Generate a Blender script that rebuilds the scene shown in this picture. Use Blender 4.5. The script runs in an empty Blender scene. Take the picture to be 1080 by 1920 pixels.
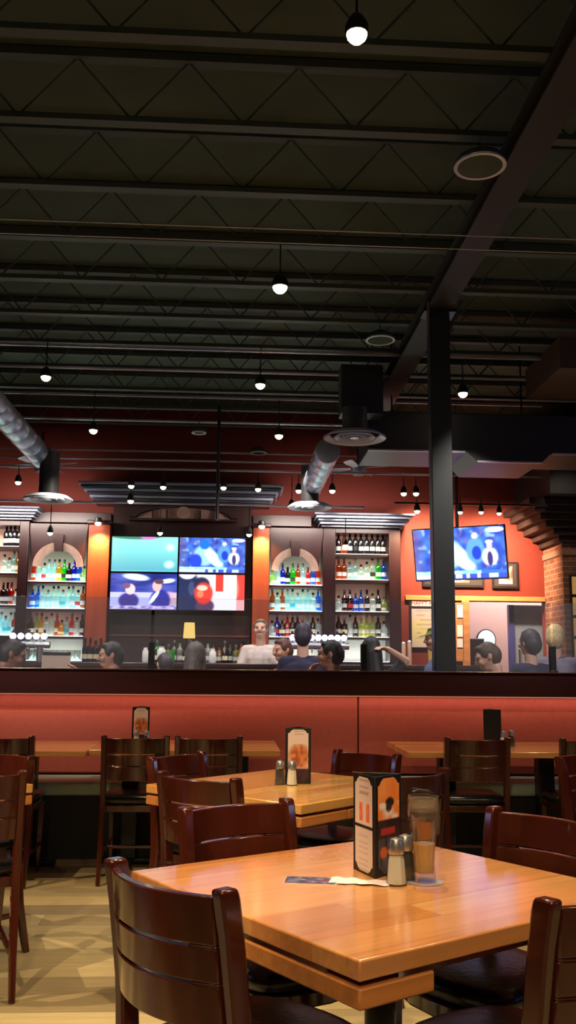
import bpy, bmesh, math, random
from math import sin, cos, pi, radians as R, atan2, sqrt, tan
from mathutils import Vector, Matrix, Euler
random.seed(7)
sc = bpy.context.scene
col = sc.collection
H = 1.29                                   # eye height of the camera, floor at z = 0, X along the wall, Y deep

# ------------------------------------------------------------------ camera
F_, PITCH, ROLL, YAW = 1745.0, 0.1645, 0.0093, 0.0565
FW = Vector((sin(YAW)*cos(PITCH), cos(YAW)*cos(PITCH), sin(PITCH)))
R0 = Vector((cos(YAW), -sin(YAW), 0)); U0 = R0.cross(FW)
RT = R0*cos(ROLL) + U0*sin(ROLL); UP = -R0*sin(ROLL) + U0*cos(ROLL)
cd = bpy.data.cameras.new('camera'); cam = bpy.data.objects.new('camera', cd); col.objects.link(cam)
m3 = Matrix((RT, UP, -FW)).transposed()
cam.matrix_world = Matrix.Translation((0, 0, H)) @ m3.to_4x4()
cd.sensor_fit = 'VERTICAL'; cd.sensor_height = 36; cd.lens = F_*36/1920; cd.clip_start = .05; cd.clip_end = 60
sc.camera = cam
def at(px, py, Y):                          # surveying: where the sight line of a photo pixel meets the vertical plane at depth Y
    d = FW*F_ + RT*(px-540) + UP*(960-py)
    return Vector((0, 0, H)) + d*(Y/d.y)
def on(px, py, Z):                          # ... meets the level plane at height Z
    d = FW*F_ + RT*(px-540) + UP*(960-py)
    return Vector((0, 0, H)) + d*((Z-H)/d.z)

# ------------------------------------------------------------------ materials
def lin(c):
    return tuple(((v/255)/12.92 if v/255 <= .04045 else ((v/255+.055)/1.055)**2.4) for v in c)
def newmat(name):
    m = bpy.data.materials.new(name); m.use_nodes = True
    nt = m.node_tree; return m, nt, nt.nodes['Principled BSDF']
def N(nt, t, **k):
    n = nt.nodes.new(t)
    for a, b in k.items():
        if a in n.inputs: n.inputs[a].default_value = b
        else: setattr(n, a, b)
    return n
def mat(name, c, rough=.5, metal=0, noise=0, scale=8, stretch=(1,1,1), spec=.5, bump=0, coat=0, emit=0):
    m, nt, b = newmat(name); c = lin(c)
    b.inputs['Base Color'].default_value = (*c, 1); b.inputs['Roughness'].default_value = rough
    b.inputs['Metallic'].default_value = metal; b.inputs['Specular IOR Level'].default_value = spec
    if coat: b.inputs['Coat Weight'].default_value = coat; b.inputs['Coat Roughness'].default_value = .08
    if emit: b.inputs['Emission Color'].default_value = (*c, 1); b.inputs['Emission Strength'].default_value = emit
    if noise or bump:
        tc = N(nt, 'ShaderNodeTexCoord'); mp = N(nt, 'ShaderNodeMapping'); mp.inputs['Scale'].default_value = stretch
        nz = N(nt, 'ShaderNodeTexNoise', Scale=scale, Detail=4.0)
        nt.links.new(tc.outputs['Object'], mp.inputs[0]); nt.links.new(mp.outputs[0], nz.inputs['Vector'])
        if noise:
            rp = N(nt, 'ShaderNodeValToRGB'); e = rp.color_ramp.elements
            e[0].position = .3; e[1].position = .7
            e[0].color = (*[v*(1-noise) for v in c], 1); e[1].color = (*[min(1, v*(1+noise)) for v in c], 1)
            nt.links.new(nz.outputs['Fac'], rp.inputs[0]); nt.links.new(rp.outputs[0], b.inputs['Base Color'])
        if bump:
            bp = N(nt, 'ShaderNodeBump', Strength=bump, Distance=.01)
            nt.links.new(nz.outputs['Fac'], bp.inputs['Height']); nt.links.new(bp.outputs[0], b.inputs['Normal'])
    return m
def emis(name, c, s, sample=True):
    m = bpy.data.materials.new(name); m.use_nodes = True; nt = m.node_tree; nt.nodes.clear()
    o = N(nt, 'ShaderNodeOutputMaterial'); e = N(nt, 'ShaderNodeEmission', Strength=s); e.inputs[0].default_value = (*lin(c), 1)
    nt.links.new(e.outputs[0], o.inputs[0])
    if not sample: m.cycles.emission_sampling = 'NONE'
    return m
def planks(name, cols, width, length, rough, seam=.002, axis='x', grain=.25, coat=0, seamdark=.5):
    """boards laid along an axis of the object's own coordinates, one colour per board, with grain"""
    m, nt, b = newmat(name)
    tc = N(nt, 'ShaderNodeTexCoord'); sp = N(nt, 'ShaderNodeSeparateXYZ'); nt.links.new(tc.outputs['Object'], sp.inputs[0])
    A, B = (sp.outputs[0], sp.outputs[1]) if axis == 'x' else (sp.outputs[1], sp.outputs[0])
    def mth(op, a, bv=None, c=None):
        n = N(nt, 'ShaderNodeMath', operation=op)
        for i, v in enumerate((a, bv, c)):
            if v is None: continue
            if isinstance(v, (int, float)): n.inputs[i].default_value = v
            else: nt.links.new(v, n.inputs[i])
        return n.outputs[0]
    row = mth('DIVIDE', B, width); ri = mth('FLOOR', row); rf = mth('FRACT', row)
    wn = N(nt, 'ShaderNodeTexWhiteNoise', noise_dimensions='1D'); nt.links.new(ri, wn.inputs['W'])
    ln = mth('ADD', mth('DIVIDE', A, length), wn.outputs['Value']); li = mth('FLOOR', ln); lf = mth('FRACT', ln)
    cb = N(nt, 'ShaderNodeCombineXYZ'); nt.links.new(ri, cb.inputs[0]); nt.links.new(li, cb.inputs[1])
    w2 = N(nt, 'ShaderNodeTexWhiteNoise', noise_dimensions='3D'); nt.links.new(cb.outputs[0], w2.inputs['Vector'])
    rp = N(nt, 'ShaderNodeValToRGB'); rp.color_ramp.interpolation = 'LINEAR'; e = rp.color_ramp.elements
    e[0].color = (*lin(cols[0]), 1); e[1].color = (*lin(cols[-1]), 1)
    for i, c in enumerate(cols[1:-1]):
        q = e.new((i+1)/(len(cols)-1)); q.color = (*lin(c), 1)
    nt.links.new(w2.outputs['Value'], rp.inputs[0])
    mp = N(nt, 'ShaderNodeMapping'); mp.inputs['Scale'].default_value = (2.5, 40, 40) if axis == 'x' else (40, 2.5, 40)
    nt.links.new(tc.outputs['Object'], mp.inputs[0])
    off = N(nt, 'ShaderNodeVectorMath', operation='ADD'); nt.links.new(mp.outputs[0], off.inputs[0])
    sc_ = N(nt, 'ShaderNodeVectorMath', operation='SCALE'); sc_.inputs['Scale'].default_value = 9; nt.links.new(cb.outputs[0], sc_.inputs[0]); nt.links.new(sc_.outputs[0], off.inputs[1])
    nz = N(nt, 'ShaderNodeTexNoise', Scale=1.0, Detail=5.0, Distortion=.6); nt.links.new(off.outputs[0], nz.inputs['Vector'])
    mr = N(nt, 'ShaderNodeMapRange'); mr.inputs[3].default_value = 1-grain; mr.inputs[4].default_value = 1+grain
    mr.inputs[1].default_value = .3; mr.inputs[2].default_value = .7
    nt.links.new(nz.outputs['Fac'], mr.inputs[0])
    s1 = mth('LESS_THAN', rf, seam/width); s2 = mth('LESS_THAN', lf, seam/length)
    sm = mth('MAXIMUM', s1, s2); k = mth('SUBTRACT', 1.0, mth('MULTIPLY', sm, seamdark))
    kk = mth('MULTIPLY', mr.outputs[0], k)
    mx = N(nt, 'ShaderNodeVectorMath', operation='SCALE'); nt.links.new(rp.outputs[0], mx.inputs[0]); nt.links.new(kk, mx.inputs['Scale'])
    nt.links.new(mx.outputs[0], b.inputs['Base Color']); b.inputs['Roughness'].default_value = rough
    if coat: b.inputs['Coat Weight'].default_value = coat; b.inputs['Coat Roughness'].default_value = .12
    return m
def clear(name, tint=(255,255,255), gloss=.08, haze=0, rough=.02, hc=(.7,.72,.8)):
    """thin clear glass: see-through plus a fresnel reflection"""
    m = bpy.data.materials.new(name); m.use_nodes = True; nt = m.node_tree; nt.nodes.clear()
    o = N(nt, 'ShaderNodeOutputMaterial'); t = N(nt, 'ShaderNodeBsdfTransparent'); t.inputs[0].default_value = (*lin(tint), 1)
    g = N(nt, 'ShaderNodeBsdfGlossy', Roughness=rough); fr = N(nt, 'ShaderNodeLayerWeight', Blend=.5)
    mr = N(nt, 'ShaderNodeMapRange'); mr.inputs[3].default_value = gloss; mr.inputs[4].default_value = .9
    pw = N(nt, 'ShaderNodeMath', operation='POWER'); pw.inputs[1].default_value = 4; nt.links.new(fr.outputs['Facing'], pw.inputs[0]); nt.links.new(pw.outputs[0], mr.inputs[0])
    x = N(nt, 'ShaderNodeMixShader'); nt.links.new(mr.outputs[0], x.inputs[0]); nt.links.new(t.outputs[0], x.inputs[1]); nt.links.new(g.outputs[0], x.inputs[2])
    out = x
    if haze:
        d = N(nt, 'ShaderNodeBsdfDiffuse'); d.inputs[0].default_value = (*hc,1)
        y = N(nt, 'ShaderNodeMixShader'); y.inputs[0].default_value = haze
        nt.links.new(x.outputs[0], y.inputs[1]); nt.links.new(d.outputs[0], y.inputs[2]); out = y
    nt.links.new(out.outputs[0], o.inputs[0]); return m
def bottleglass(name, c):
    m = bpy.data.materials.new(name); m.use_nodes = True; nt = m.node_tree; nt.nodes.clear()
    o = N(nt, 'ShaderNodeOutputMaterial'); t = N(nt, 'ShaderNodeBsdfTranslucent'); t.inputs[0].default_value = (*lin(c), 1)
    tr = N(nt, 'ShaderNodeBsdfTransparent'); tr.inputs[0].default_value = (*lin(c), 1)
    g = N(nt, 'ShaderNodeBsdfGlossy', Roughness=.12); x = N(nt, 'ShaderNodeMixShader'); x.inputs[0].default_value = .5
    nt.links.new(tr.outputs[0], x.inputs[1]); nt.links.new(t.outputs[0], x.inputs[2])
    y = N(nt, 'ShaderNodeMixShader'); y.inputs[0].default_value = .12
    nt.links.new(x.outputs[0], y.inputs[1]); nt.links.new(g.outputs[0], y.inputs[2]); nt.links.new(y.outputs[0], o.inputs[0]); return m

M = {}
M['black'] = mat('black_paint', (16,16,16), .45)
M['iron'] = mat('black_iron', (30,32,35), .38, .3)
M['ceil'] = mat('ceiling_paint', (66,78,62), .85, noise=.15, scale=2)
M['joist'] = mat('joist_paint', (62,70,60), .6)
M['web'] = mat('web_paint', (84,96,82), .85)
M['beam'] = mat('beam_paint', (38,36,34), .6)
M['chair'] = mat('chair_wood', (62,23,13), .18, noise=.28, scale=2.2, stretch=(5,5,.6), coat=.4)
M['vinyl'] = mat('black_vinyl', (18,16,17), .28, bump=.15, scale=60)
M['bench'] = mat('bench_vinyl', (168,186,174), .28, bump=.1, scale=40)
M['booth'] = mat('booth_fabric', (150,66,52), .75, noise=.08, scale=30)
M['cap'] = mat('dark_mahogany', (42,12,15), .35, noise=.25, scale=2, stretch=(.6,6,6))
M['mahog'] = mat('bar_mahogany', (42,15,17), .4, noise=.3, scale=2, stretch=(4,4,.5))
M['recess'] = mat('recess_panel', (206,166,152), .6)
M['redwall'] = mat('red_plaster', (108,31,16), .7, noise=.06, scale=4)
M['pilaster'] = mat('pilaster_wood', (150,62,30), .5, noise=.2, scale=2, stretch=(5,5,.4))
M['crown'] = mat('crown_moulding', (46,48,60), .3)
M['stone'] = mat('arch_stone', (170,136,124), .7, noise=.15, scale=14)
M['steel'] = mat('brushed_steel', (190,190,190), .3, .9)
M['chrome'] = mat('chrome', (220,220,220), .1, 1)
M['galv'] = mat('galvanised_duct', (150,155,170), .38, .75, noise=.1, scale=3)
M['ductdark'] = mat('painted_duct', (40,40,42), .5)
M['diff'] = mat('diffuser_metal', (205,210,224), .4, .1)
M['white'] = mat('white_plastic', (225,222,215), .5)
M['frame'] = mat('tv_frame', (8,8,10), .3)
M['oak'] = mat('oak_trim', (176,122,72), .45, noise=.2, scale=3, stretch=(1,1,5))
M['darkfloor'] = mat('kick_board', (10,10,11), .6)
M['table'] = planks('table_top_wood', [(186,118,64), (212,152,92), (196,128,72), (222,168,106), (178,108,56)], .105, 3.0, .2, seam=.0015, grain=.13, coat=.6, seamdark=.25)
M['tabley'] = planks('table_top_honey', [(196,140,72), (214,164,92), (190,130,62), (220,174,104)], .09, 3.0, .24, seam=.0015, grain=.13, coat=.5, seamdark=.25)
M['leaf'] = mat('leaf_wood', (176,112,56), .4, noise=.2, scale=3, stretch=(1,12,12))
M['floor'] = planks('floor_tiles', [(150,130,92), (182,162,116), (120,106,80), (196,178,132), (138,122,92)], .20, 1.2, .38, seam=.004, grain=.12, seamdark=.45)
M['salt'] = mat('salt', (246,238,222), .8)
M['pepper'] = mat('pepper', (70,62,54), .9, noise=.5, scale=300)
M['glass'] = clear('partition_glass', (236,238,246), .045, haze=.025)  # slight diffuse haze put in for reflections on the panes
M['shaker'] = clear('shaker_glass', (235,238,235), .1)
M['pint'] = clear('pint_glass', (244,240,232), .07, haze=.035, hc=(.8,.74,.66))
M['beer'] = clear('pale_drink', (238,222,140), .05, haze=.28, hc=(.9,.76,.36))
M['paper'] = mat('printed_paper', (226,214,206), .6)
M['brick'] = None

# ------------------------------------------------------------------ mesh builder
class MB:
    def __init__(s): s.bm = bmesh.new()
    def poly(s, vs, fs):
        v = [s.bm.verts.new(p) for p in vs]
        for f in fs: s.bm.faces.new([v[i] for i in f])
        return v
    def box(s, c, d, rot=None, top=1.0):
        x, y, z = d[0]/2, d[1]/2, d[2]/2
        P = [Vector((a*x*(top if k > 0 else 1), b*y*(top if k > 0 else 1), k*z)) for k in (-1,1) for b in (-1,1) for a in (-1,1)]
        if rot is not None:
            q = Euler(rot).to_matrix() if not isinstance(rot, Matrix) else rot
            P = [q @ p for p in P]
        c = Vector(c)
        s.poly([p+c for p in P], [(0,2,3,1),(4,5,7,6),(0,1,5,4),(2,6,7,3),(0,4,6,2),(1,3,7,5)]); return s
    def b2(s, lo, hi):
        return s.box([(a+b)/2 for a, b in zip(lo, hi)], [abs(b-a) for a, b in zip(lo, hi)])
    def loft(s, rings, cap=True, close=False):
        n = len(rings[0]); vs = [[s.bm.verts.new(p) for p in r] for r in rings]
        m = len(vs)
        for i in range(m if close else m-1):
            a, b = vs[i], vs[(i+1) % m]
            for j in range(n): s.bm.faces.new((a[j], a[(j+1)%n], b[(j+1)%n], b[j]))
        if cap and not close:
            s.bm.faces.new(list(reversed(vs[0]))); s.bm.faces.new(vs[-1])
        return s
    def tube(s, pts, r, n=10):
        pts = [Vector(p) for p in pts]; rs = r if isinstance(r, (list, tuple)) else [r]*len(pts); rings = []
        up = None
        for i, p in enumerate(pts):
            d = (pts[min(i+1, len(pts)-1)] - pts[max(i-1, 0)]).normalized()
            if up is None: up = Vector((0,0,1)) if abs(d.z) < .9 else Vector((1,0,0))
            a = d.cross(up).normalized(); b = d.cross(a).normalized()
            rings.append([p + a*rs[i]*cos(2*pi*k/n) + b*rs[i]*sin(2*pi*k/n) for k in range(n)])
        return s.loft(rings)
    def lathe(s, prof, n=20, c=(0,0,0), cap=True):
        c = Vector(c)
        return s.loft([[c+Vector((r*cos(2*pi*k/n), r*sin(2*pi*k/n), z)) for k in range(n)] for r, z in prof], cap)
    def sect(s, path, w, d):   # square section sweep, sizes per point, path mostly vertical
        rings = []
        for i, p in enumerate(path):
            a, b = (w[i] if isinstance(w, (list, tuple)) else w)/2, (d[i] if isinstance(d, (list, tuple)) else d)/2
            rings.append([Vector(p)+Vector(q) for q in ((-a,-b,0),(a,-b,0),(a,b,0),(-a,b,0))])
        return s.loft(rings)
    def prism(s, pts, axis, a, b):   # outline in the two other axes, extruded along axis from a to b
        def mk(p, t):
            return {'x': (t, p[0], p[1]), 'y': (p[0], t, p[1]), 'z': (p[0], p[1], t)}[axis]
        return s.loft([[mk(p, a) for p in pts], [mk(p, b) for p in pts]])
    def ball(s, c, r, n=12, m=8):
        rr = r if isinstance(r, (tuple, list)) else (r,r,r); c = Vector(c)
        return s.loft([[c+Vector((rr[0]*sin(t)*cos(2*pi*k/n), rr[1]*sin(t)*sin(2*pi*k/n), -rr[2]*cos(t))) for k in range(n)] for t in [max(.02, min(pi-.02, pi*i/m)) for i in range(m+1)]])
    def cap_(s, a, b, ra, rb):      # capsule between two points
        a, b = Vector(a), Vector(b); d = b-a; L = d.length
        if L < 1e-5: return s.ball(a, ra)
        q = d.to_track_quat('Z', 'Y').to_matrix(); rings = []
        for t in (.05, .35, .7, 1.1, pi/2): rings.append((ra*sin(t), -ra*cos(t)))
        for t in (pi/2, 1.1, .7, .35, .05): rings.append((rb*sin(t), L+rb*cos(t)))
        return s.loft([[a + q @ Vector((r*cos(2*pi*k/10), r*sin(2*pi*k/10), z)) for k in range(10)] for r, z in rings])
    def build(s, name, m, parent=None, bevel=0, smooth=38, seg=2):
        bm = s.bm; bmesh.ops.recalc_face_normals(bm, faces=bm.faces)
        for f in bm.faces: f.smooth = True
        for e in bm.edges:
            if len(e.link_faces) == 2 and e.calc_face_angle(0) > R(smooth): e.smooth = False
        me = bpy.data.meshes.new(name); bm.to_mesh(me); bm.free()
        o = bpy.data.objects.new(name, me); col.objects.link(o); me.materials.append(M[m] if isinstance(m, str) else m)
        if parent: o.parent = parent
        if bevel:
            b = o.modifiers.new('bevel', 'BEVEL'); b.width = bevel; b.segments = seg; b.limit_method = 'ANGLE'; b.angle_limit = R(40)
            for p in me.polygons: p.use_smooth = True
        return o
def tag(o, label, cat, group=None, kind=None):
    if label: o['label'] = label
    if cat: o['category'] = cat
    if group: o['group'] = group
    if kind: o['kind'] = kind
    return o
def thing(name, label, cat, loc=(0,0,0), rz=0, group=None):
    o = bpy.data.objects.new(name, None); col.objects.link(o); o.empty_display_size = .1
    o.location = loc; o.rotation_euler = (0,0,rz); return tag(o, label, cat, group)
def struct(o): o['kind'] = 'structure'; return o
KIDS = {}
def copy_thing(root, loc, rz=0, label=None, group=None):
    if root.name not in KIDS: KIDS[root.name] = [(c, list(c.children)) for c in root.children]
    r = root.copy(); col.objects.link(r); r.location = loc; r.rotation_euler = (0,0,rz)
    if label: r['label'] = label
    if group: r['group'] = group
    for c, sub in KIDS[root.name]:
        d = c.copy(); col.objects.link(d); d.parent = r
        for g in sub:
            h = g.copy(); col.objects.link(h); h.parent = d
    return r
def spot(name, loc, target, watt, colr, ang, blend=.6, size=.05, parent=None):
    l = bpy.data.lights.new(name, 'SPOT'); l.energy = watt; l.color = colr; l.spot_size = R(ang); l.spot_blend = blend; l.shadow_soft_size = size
    o = bpy.data.objects.new(name, l); col.objects.link(o)
    d = Vector(target)-Vector(loc); q = d.to_track_quat('-Z', 'Y')
    o.rotation_mode = 'QUATERNION'; o.rotation_quaternion = q
    if parent: o.parent = parent; o.location = Vector(loc)-parent.location
    else: o.location = loc
    return o
def area(name, loc, rot, sx, sy, watt, colr):
    l = bpy.data.lights.new(name, 'AREA'); l.shape = 'RECTANGLE'; l.size = sx; l.size_y = sy; l.energy = watt; l.color = colr
    o = bpy.data.objects.new(name, l); col.objects.link(o); o.location = loc; o.rotation_euler = rot; return o
ORD = 'first second third fourth fifth sixth seventh eighth ninth tenth eleventh twelfth thirteenth fourteenth fifteenth sixteenth seventeenth eighteenth nineteenth twentieth'.split() + ['twenty-first','twenty-second','twenty-third','twenty-fourth']

# ------------------------------------------------------------------ pictures on flat things (screens, menus): coloured mesh grids
def picture(name, w, h, nx, nz, paint, parent, loc, emit=0, rot=(0,0,0), outline=None):
    """a grid in local XZ facing -Y; paint(u, v) gives the printed / shown colour"""
    verts, faces, cols = [], [], []
    for j in range(nz+1):
        for i in range(nx+1):
            u, v = i/nx, j/nz
            verts.append(((u-.5)*w, 0, (v-.5)*h)); cols.append(paint(u, v))
    for j in range(nz):
        for i in range(nx):
            a = j*(nx+1)+i
            if outline and not outline((i+.5)/nx, (j+.5)/nz): continue
            faces.append((a, a+1, a+nx+2, a+nx+1))
    me = bpy.data.meshes.new(name); me.from_pydata(verts, [], faces)
    ca = me.color_attributes.new('picture', 'FLOAT_COLOR', 'POINT')
    for i, c in enumerate(cols): ca.data[i].color = (*lin(c), 1)
    o = bpy.data.objects.new(name, me); col.objects.link(o); o.parent = parent; o.location = loc; o.rotation_euler = rot
    key = 'pic%s' % emit
    if key not in M:
        m, nt, b = newmat('shown_picture'); a = N(nt, 'ShaderNodeAttribute', attribute_name='picture')
        if emit:
            b.inputs['Base Color'].default_value = (.01,.01,.01,1); b.inputs['Roughness'].default_value = .25
            nt.links.new(a.outputs['Color'], b.inputs['Emission Color']); b.inputs['Emission Strength'].default_value = emit
        else:
            nt.links.new(a.outputs['Color'], b.inputs['Base Color']); b.inputs['Roughness'].default_value = .35
        M[key] = m
    me.materials.append(M[key]); return o
def hsh(i, j, k=0):
    x = sin(i*127.1+j*311.7+k*74.7)*43758.5453; return x-math.floor(x)
def vn(x, y, k=0):
    i, j = math.floor(x), math.floor(y); f, g = x-i, y-j; f = f*f*(3-2*f); g = g*g*(3-2*g)
    return (hsh(i,j,k)*(1-f)+hsh(i+1,j,k)*f)*(1-g)+(hsh(i,j+1,k)*(1-f)+hsh(i+1,j+1,k)*f)*g
def mixc(a, b, t): t = max(0, min(1, t)); return tuple(x*(1-t)+y*t for x, y in zip(a, b))
def ell(u, v, cx, cy, rx, ry, soft=.25, ang=0):
    du, dv = u-cx, v-cy; a, b = du*cos(ang)+dv*sin(ang), -du*sin(ang)+dv*cos(ang)
    return max(0, min(1, (1-sqrt((a/rx)**2+(b/ry)**2))/soft+.5))
def p_field(u, v):
    c = mixc((84,158,176), (140,226,214), v*1.1)
    c = mixc(c, (62,120,96), ell(u,v,.35,1.02,.4,.10)); c = mixc(c, (190,120,190), ell(u,v,.55,1.0,.12,.09))
    for q in ((.88,.7),(.87,.22)): c = mixc(c, (190,245,240), ell(u,v,*q,.07,.10,.8))
    if v < .035: c = (30,60,90) if v < .02 else (120,230,240)
    return c
def p_crowd(u, v):
    n = vn(u*13, v*8, 1); m = vn(u*24, v*14, 2); c = mixc((34,48,150), (70,130,225), n)
    c = mixc(c, (150,95,140), 1.6*(m-.62)); c = mixc(c, (175,215,250), 2.6*(vn(u*17,v*11,5)-.70))
    c = mixc(c, (120,90,130), .6*max(0, .14-u)/.14)
    c = mixc(c, (150,200,250), ell(u,v,.38,.5,.16,.30)); c = mixc(c, (200,228,250), ell(u,v,.52,.42,.10,.30, .3, .4))
    c = mixc(c, (30,110,225), ell(u,v,.38,.80,.075,.13)); c = mixc(c, (42,70,205), ell(u,v,.25,.33,.09,.2))
    c = mixc(c, (90,150,235), ell(u,v,.68,.55,.1,.25)); c = mixc(c, (30,60,190), ell(u,v,.69,.5,.05,.13)); c = mixc(c, (225,205,205), ell(u,v,.68,.83,.035,.06))
    c = mixc(c, (235,242,255), ell(u,v,.83,.42,.085,.17)); c = mixc(c, (60,50,110), ell(u,v,.83,.38,.03,.14)); c = mixc(c, (200,180,190), ell(u,v,.83,.63,.032,.06)); c = mixc(c, (240,245,255), ell(u,v,.83,.70,.04,.04))
    c = mixc(c, (220,240,255), ell(u,v,.9,.93,.1,.05))
    if v < .17: c = mixc((70,200,235), (210,240,250), vn(u*20, v*30, 7)) if u < .72 else (60,110,200)
    if v < .10: c = (225,232,240) if u < .3 else ((60,80,190) if vn(u*26, 3, 4) < .55 else (190,215,240))
    if v < .03: c = (50,60,120)
    return c
def p_studio(u, v):
    c = mixc((40,50,140), (80,90,180), vn(u*6, v*5, 3))
    c = mixc(c, (25,30,95), 1.5*(vn(u*3, v*18, 9)-.45))
    c = mixc(c, (215,235,255), ell(u,v,.38,.9,.2,.09,.4,-.25)); c = mixc(c, (230,240,255), ell(u,v,.85,.8,.12,.06,.4,.3))
    if v < .48: c = mixc(c, (205,205,250), .85)
    c = mixc(c, (200,165,180), ell(u,v,.88,.3,.16,.2))
    for cx, s in ((.28,1), ):
        c = mixc(c, (58,50,130), ell(u,v,cx,.24,.15,.22)); c = mixc(c, (235,190,190), ell(u,v,cx+.02,.56,.075,.15)); c = mixc(c, (110,80,110), ell(u,v,cx-.04,.66,.06,.08))
    c = mixc(c, (45,45,140), ell(u,v,.75,.26,.15,.30)); c = mixc(c, (240,240,255), ell(u,v,.66,.34,.035,.2,.3,-.35)); c = mixc(c, (225,175,170), ell(u,v,.70,.66,.07,.16)); c = mixc(c, (90,60,80), ell(u,v,.73,.78,.07,.07))
    if v < .1: c = mixc((230,225,255), (110,70,150), vn(u*16, v*30, 5))
    return c
def p_game(u, v):
    c = (236,226,232)
    if .56 < u < .68 and v > .52: c = (240,58,48)
    if u > .88: c = (240,62,55)
    c = mixc(c, (205,235,215), ell(u,v,.8,.6,.1,.35,.6)*.6)
    if v < .3: c = mixc(c, (250,250,250), .6)
    c = mixc(c, (34,44,80), ell(u,v,.13,.35,.23,.75,.2)); c = mixc(c, (60,70,110), ell(u,v,.2,.6,.05,.2))
    c = mixc(c, (38,40,70), ell(u,v,.35,.72,.12,.2)); c = mixc(c, (90,60,90), ell(u,v,.40,.12,.14,.2))
    c = mixc(c, (235,60,50), ell(u,v,.38,.47,.14,.3)); c = mixc(c, (255,190,170), ell(u,v,.36,.62,.08,.08)); c = mixc(c, (255,120,90), ell(u,v,.33,.45,.05,.1))
    c = mixc(c, (235,225,235), ell(u,v,.13,1.0,.12,.14))
    return c

# ------------------------------------------------------------------ setting
BW, BF = 12.4, 12.0                        # bar wall plane, front of the bar cabinets
XL, XR = -7.0, 7.0
def sbox(name, lo, hi, m, label=None, bevel=0):
    return struct(MB().b2(lo, hi).build(name, m, bevel=bevel))
sbox('floor', (XL,-4,-.1), (XR,13.8,0), 'floor')
sbox('ceiling', (XL,-4,4.75), (XR,13.8,4.85), 'ceil')
sbox('wall_left', (XL-.1,-4,0), (XL,13.8,4.75), 'redwall')
sbox('wall_right', (XR,-4,0), (XR+.1,13.8,4.75), 'redwall')
M['backwall'] = mat('dining_wall_paint', (70,40,34), .7)
sbox('wall_back', (XL,-4.1,0), (XR,-4,4.75), 'backwall')
# bar wall with the door opening in its right half
pO1 = at(878,1127,BW); pO2 = at(1022,1127,BW)
XO1, XO2, ZO = pO1.x, pO2.x, pO1.z
w = MB(); w.b2((XL,BW,0), (XO1,BW+.15,4.75)); w.b2((XO1,BW,ZO), (XO2,BW+.15,4.75)); w.b2((XO2,BW,0), (XR,BW+.15,4.75))
struct(w.build('wall_bar', 'redwall'))
M['hall'] = mat('hallway_paint', (178,140,128), .7)
sbox('wall_hallway', (XL,13.7,0), (XR,13.8,4.75), 'hall')
# oak trim above the board and the opening
a, b = at(760,1119,BW-.03), at(1022,1125,BW-.03)
z0 = (a.z+b.z)/2
struct(MB().b2((a.x,BW-.05,z0-.035), (b.x,BW,z0+.03)).build('trim_1', 'oak', bevel=.005))
struct(MB().b2((XO1-.10,BW-.05,0), (XO1,BW,z0-.03)).build('trim_2', 'oak', bevel=.005))
# the hallway door with its round window
dx = at(955,1127,BW+.4).x
M['door'] = mat('grey_door', (108,122,134), .4)
dr = struct(MB().b2((dx,12.62,0), (dx+.62,12.67,ZO-.03)).build('door_1', 'door', bevel=.004))
dh = MB().tube([(dx+.06,12.60,1.35),(dx+.06,12.60,1.55)], .012, 8); dh.tube([(dx+.06,12.60,1.45),(dx+.06,12.625,1.45)], .008, 6); dh.build('door_handle', 'chrome', dr)
MB().b2((dx-.07,12.60,0), (dx,12.69,ZO-.03)).build('door_frame', mat('blue_frame', (50,52,110), .4), dr)

# ------------------------------------------------------------------ ceiling: joists, girder, pipes
prm = thing('ceiling_joist', 'black open web steel joist', 'joist', (0,4.13,0))
def joist(name):
    t = thing(name, 'x', 'ceiling joist', (0,0,0))
    MB().b2((XL+.02,-.035,4.30), (XR-.02,.035,4.335)).build('bottom_chord', 'joist', t)
    MB().b2((XL+.02,-.035,4.69), (XR-.02,.035,4.74)).build('top_chord', 'joist', t)
    wb = MB(); n = 44; dxx = (XR-XL-.1)/n
    for i in range(n):
        x0 = XL+.05+i*dxx; za, zb = (4.33,4.70) if i % 2 == 0 else (4.70,4.33)
        wb.tube([(x0,0,za), (x0+dxx,0,zb)], .007, 5)
    wb.build('web', 'web', t); return t
bpy.data.objects.remove(prm)
J0 = joist('ceiling_joist')
JY = [4.13+.742*i for i in range(-2, 12)]
JY = [y for y in JY if y < 12.2]
for i, y in enumerate(JY):
    lab = 'dark open web steel joist under the ceiling, %s row counted from the dining room lamps' % ORD[i]
    if i == 0: J0.location.y = y; J0['label'] = lab; J0['group'] = 'ceiling joists'
    else: copy_thing(J0, (0,y,0), 0, lab, 'ceiling joists')
g = thing('girder', 'long black steel girder running towards the bar over the black post', 'beam', (1.61,0,0))
MB().b2((-.10,-3.9,4.15), (.10,12.3,4.17)).build('bottom_flange', 'beam', g)
MB().b2((-.012,-3.9,4.17), (.012,12.3,4.28)).build('beam_web', 'beam', g)
g2 = MB().b2((-.10,-3.9,4.28), (.10,12.3,4.295)).build('top_flange', 'beam', g)
# black post on the half wall
post = thing('support_post', 'tall square black steel post rising from the half wall to the girder', 'post', (1.61,7.13,0))
MB().b2((-.082,-.06,1.266), (.082,.06,4.12)).build('shaft', mat('post_paint', (38,42,48), .4, .2), post, bevel=.006)
MB().b2((-.13,-.09,4.12), (.13,.09,4.148)).build('cap_plate', 'iron', post)
for s_ in (-1,1): MB().tube([(s_*.08,0,3.95), (s_*.13,-.25,4.14)], .012, 6).build('brace', 'iron', post)

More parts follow.
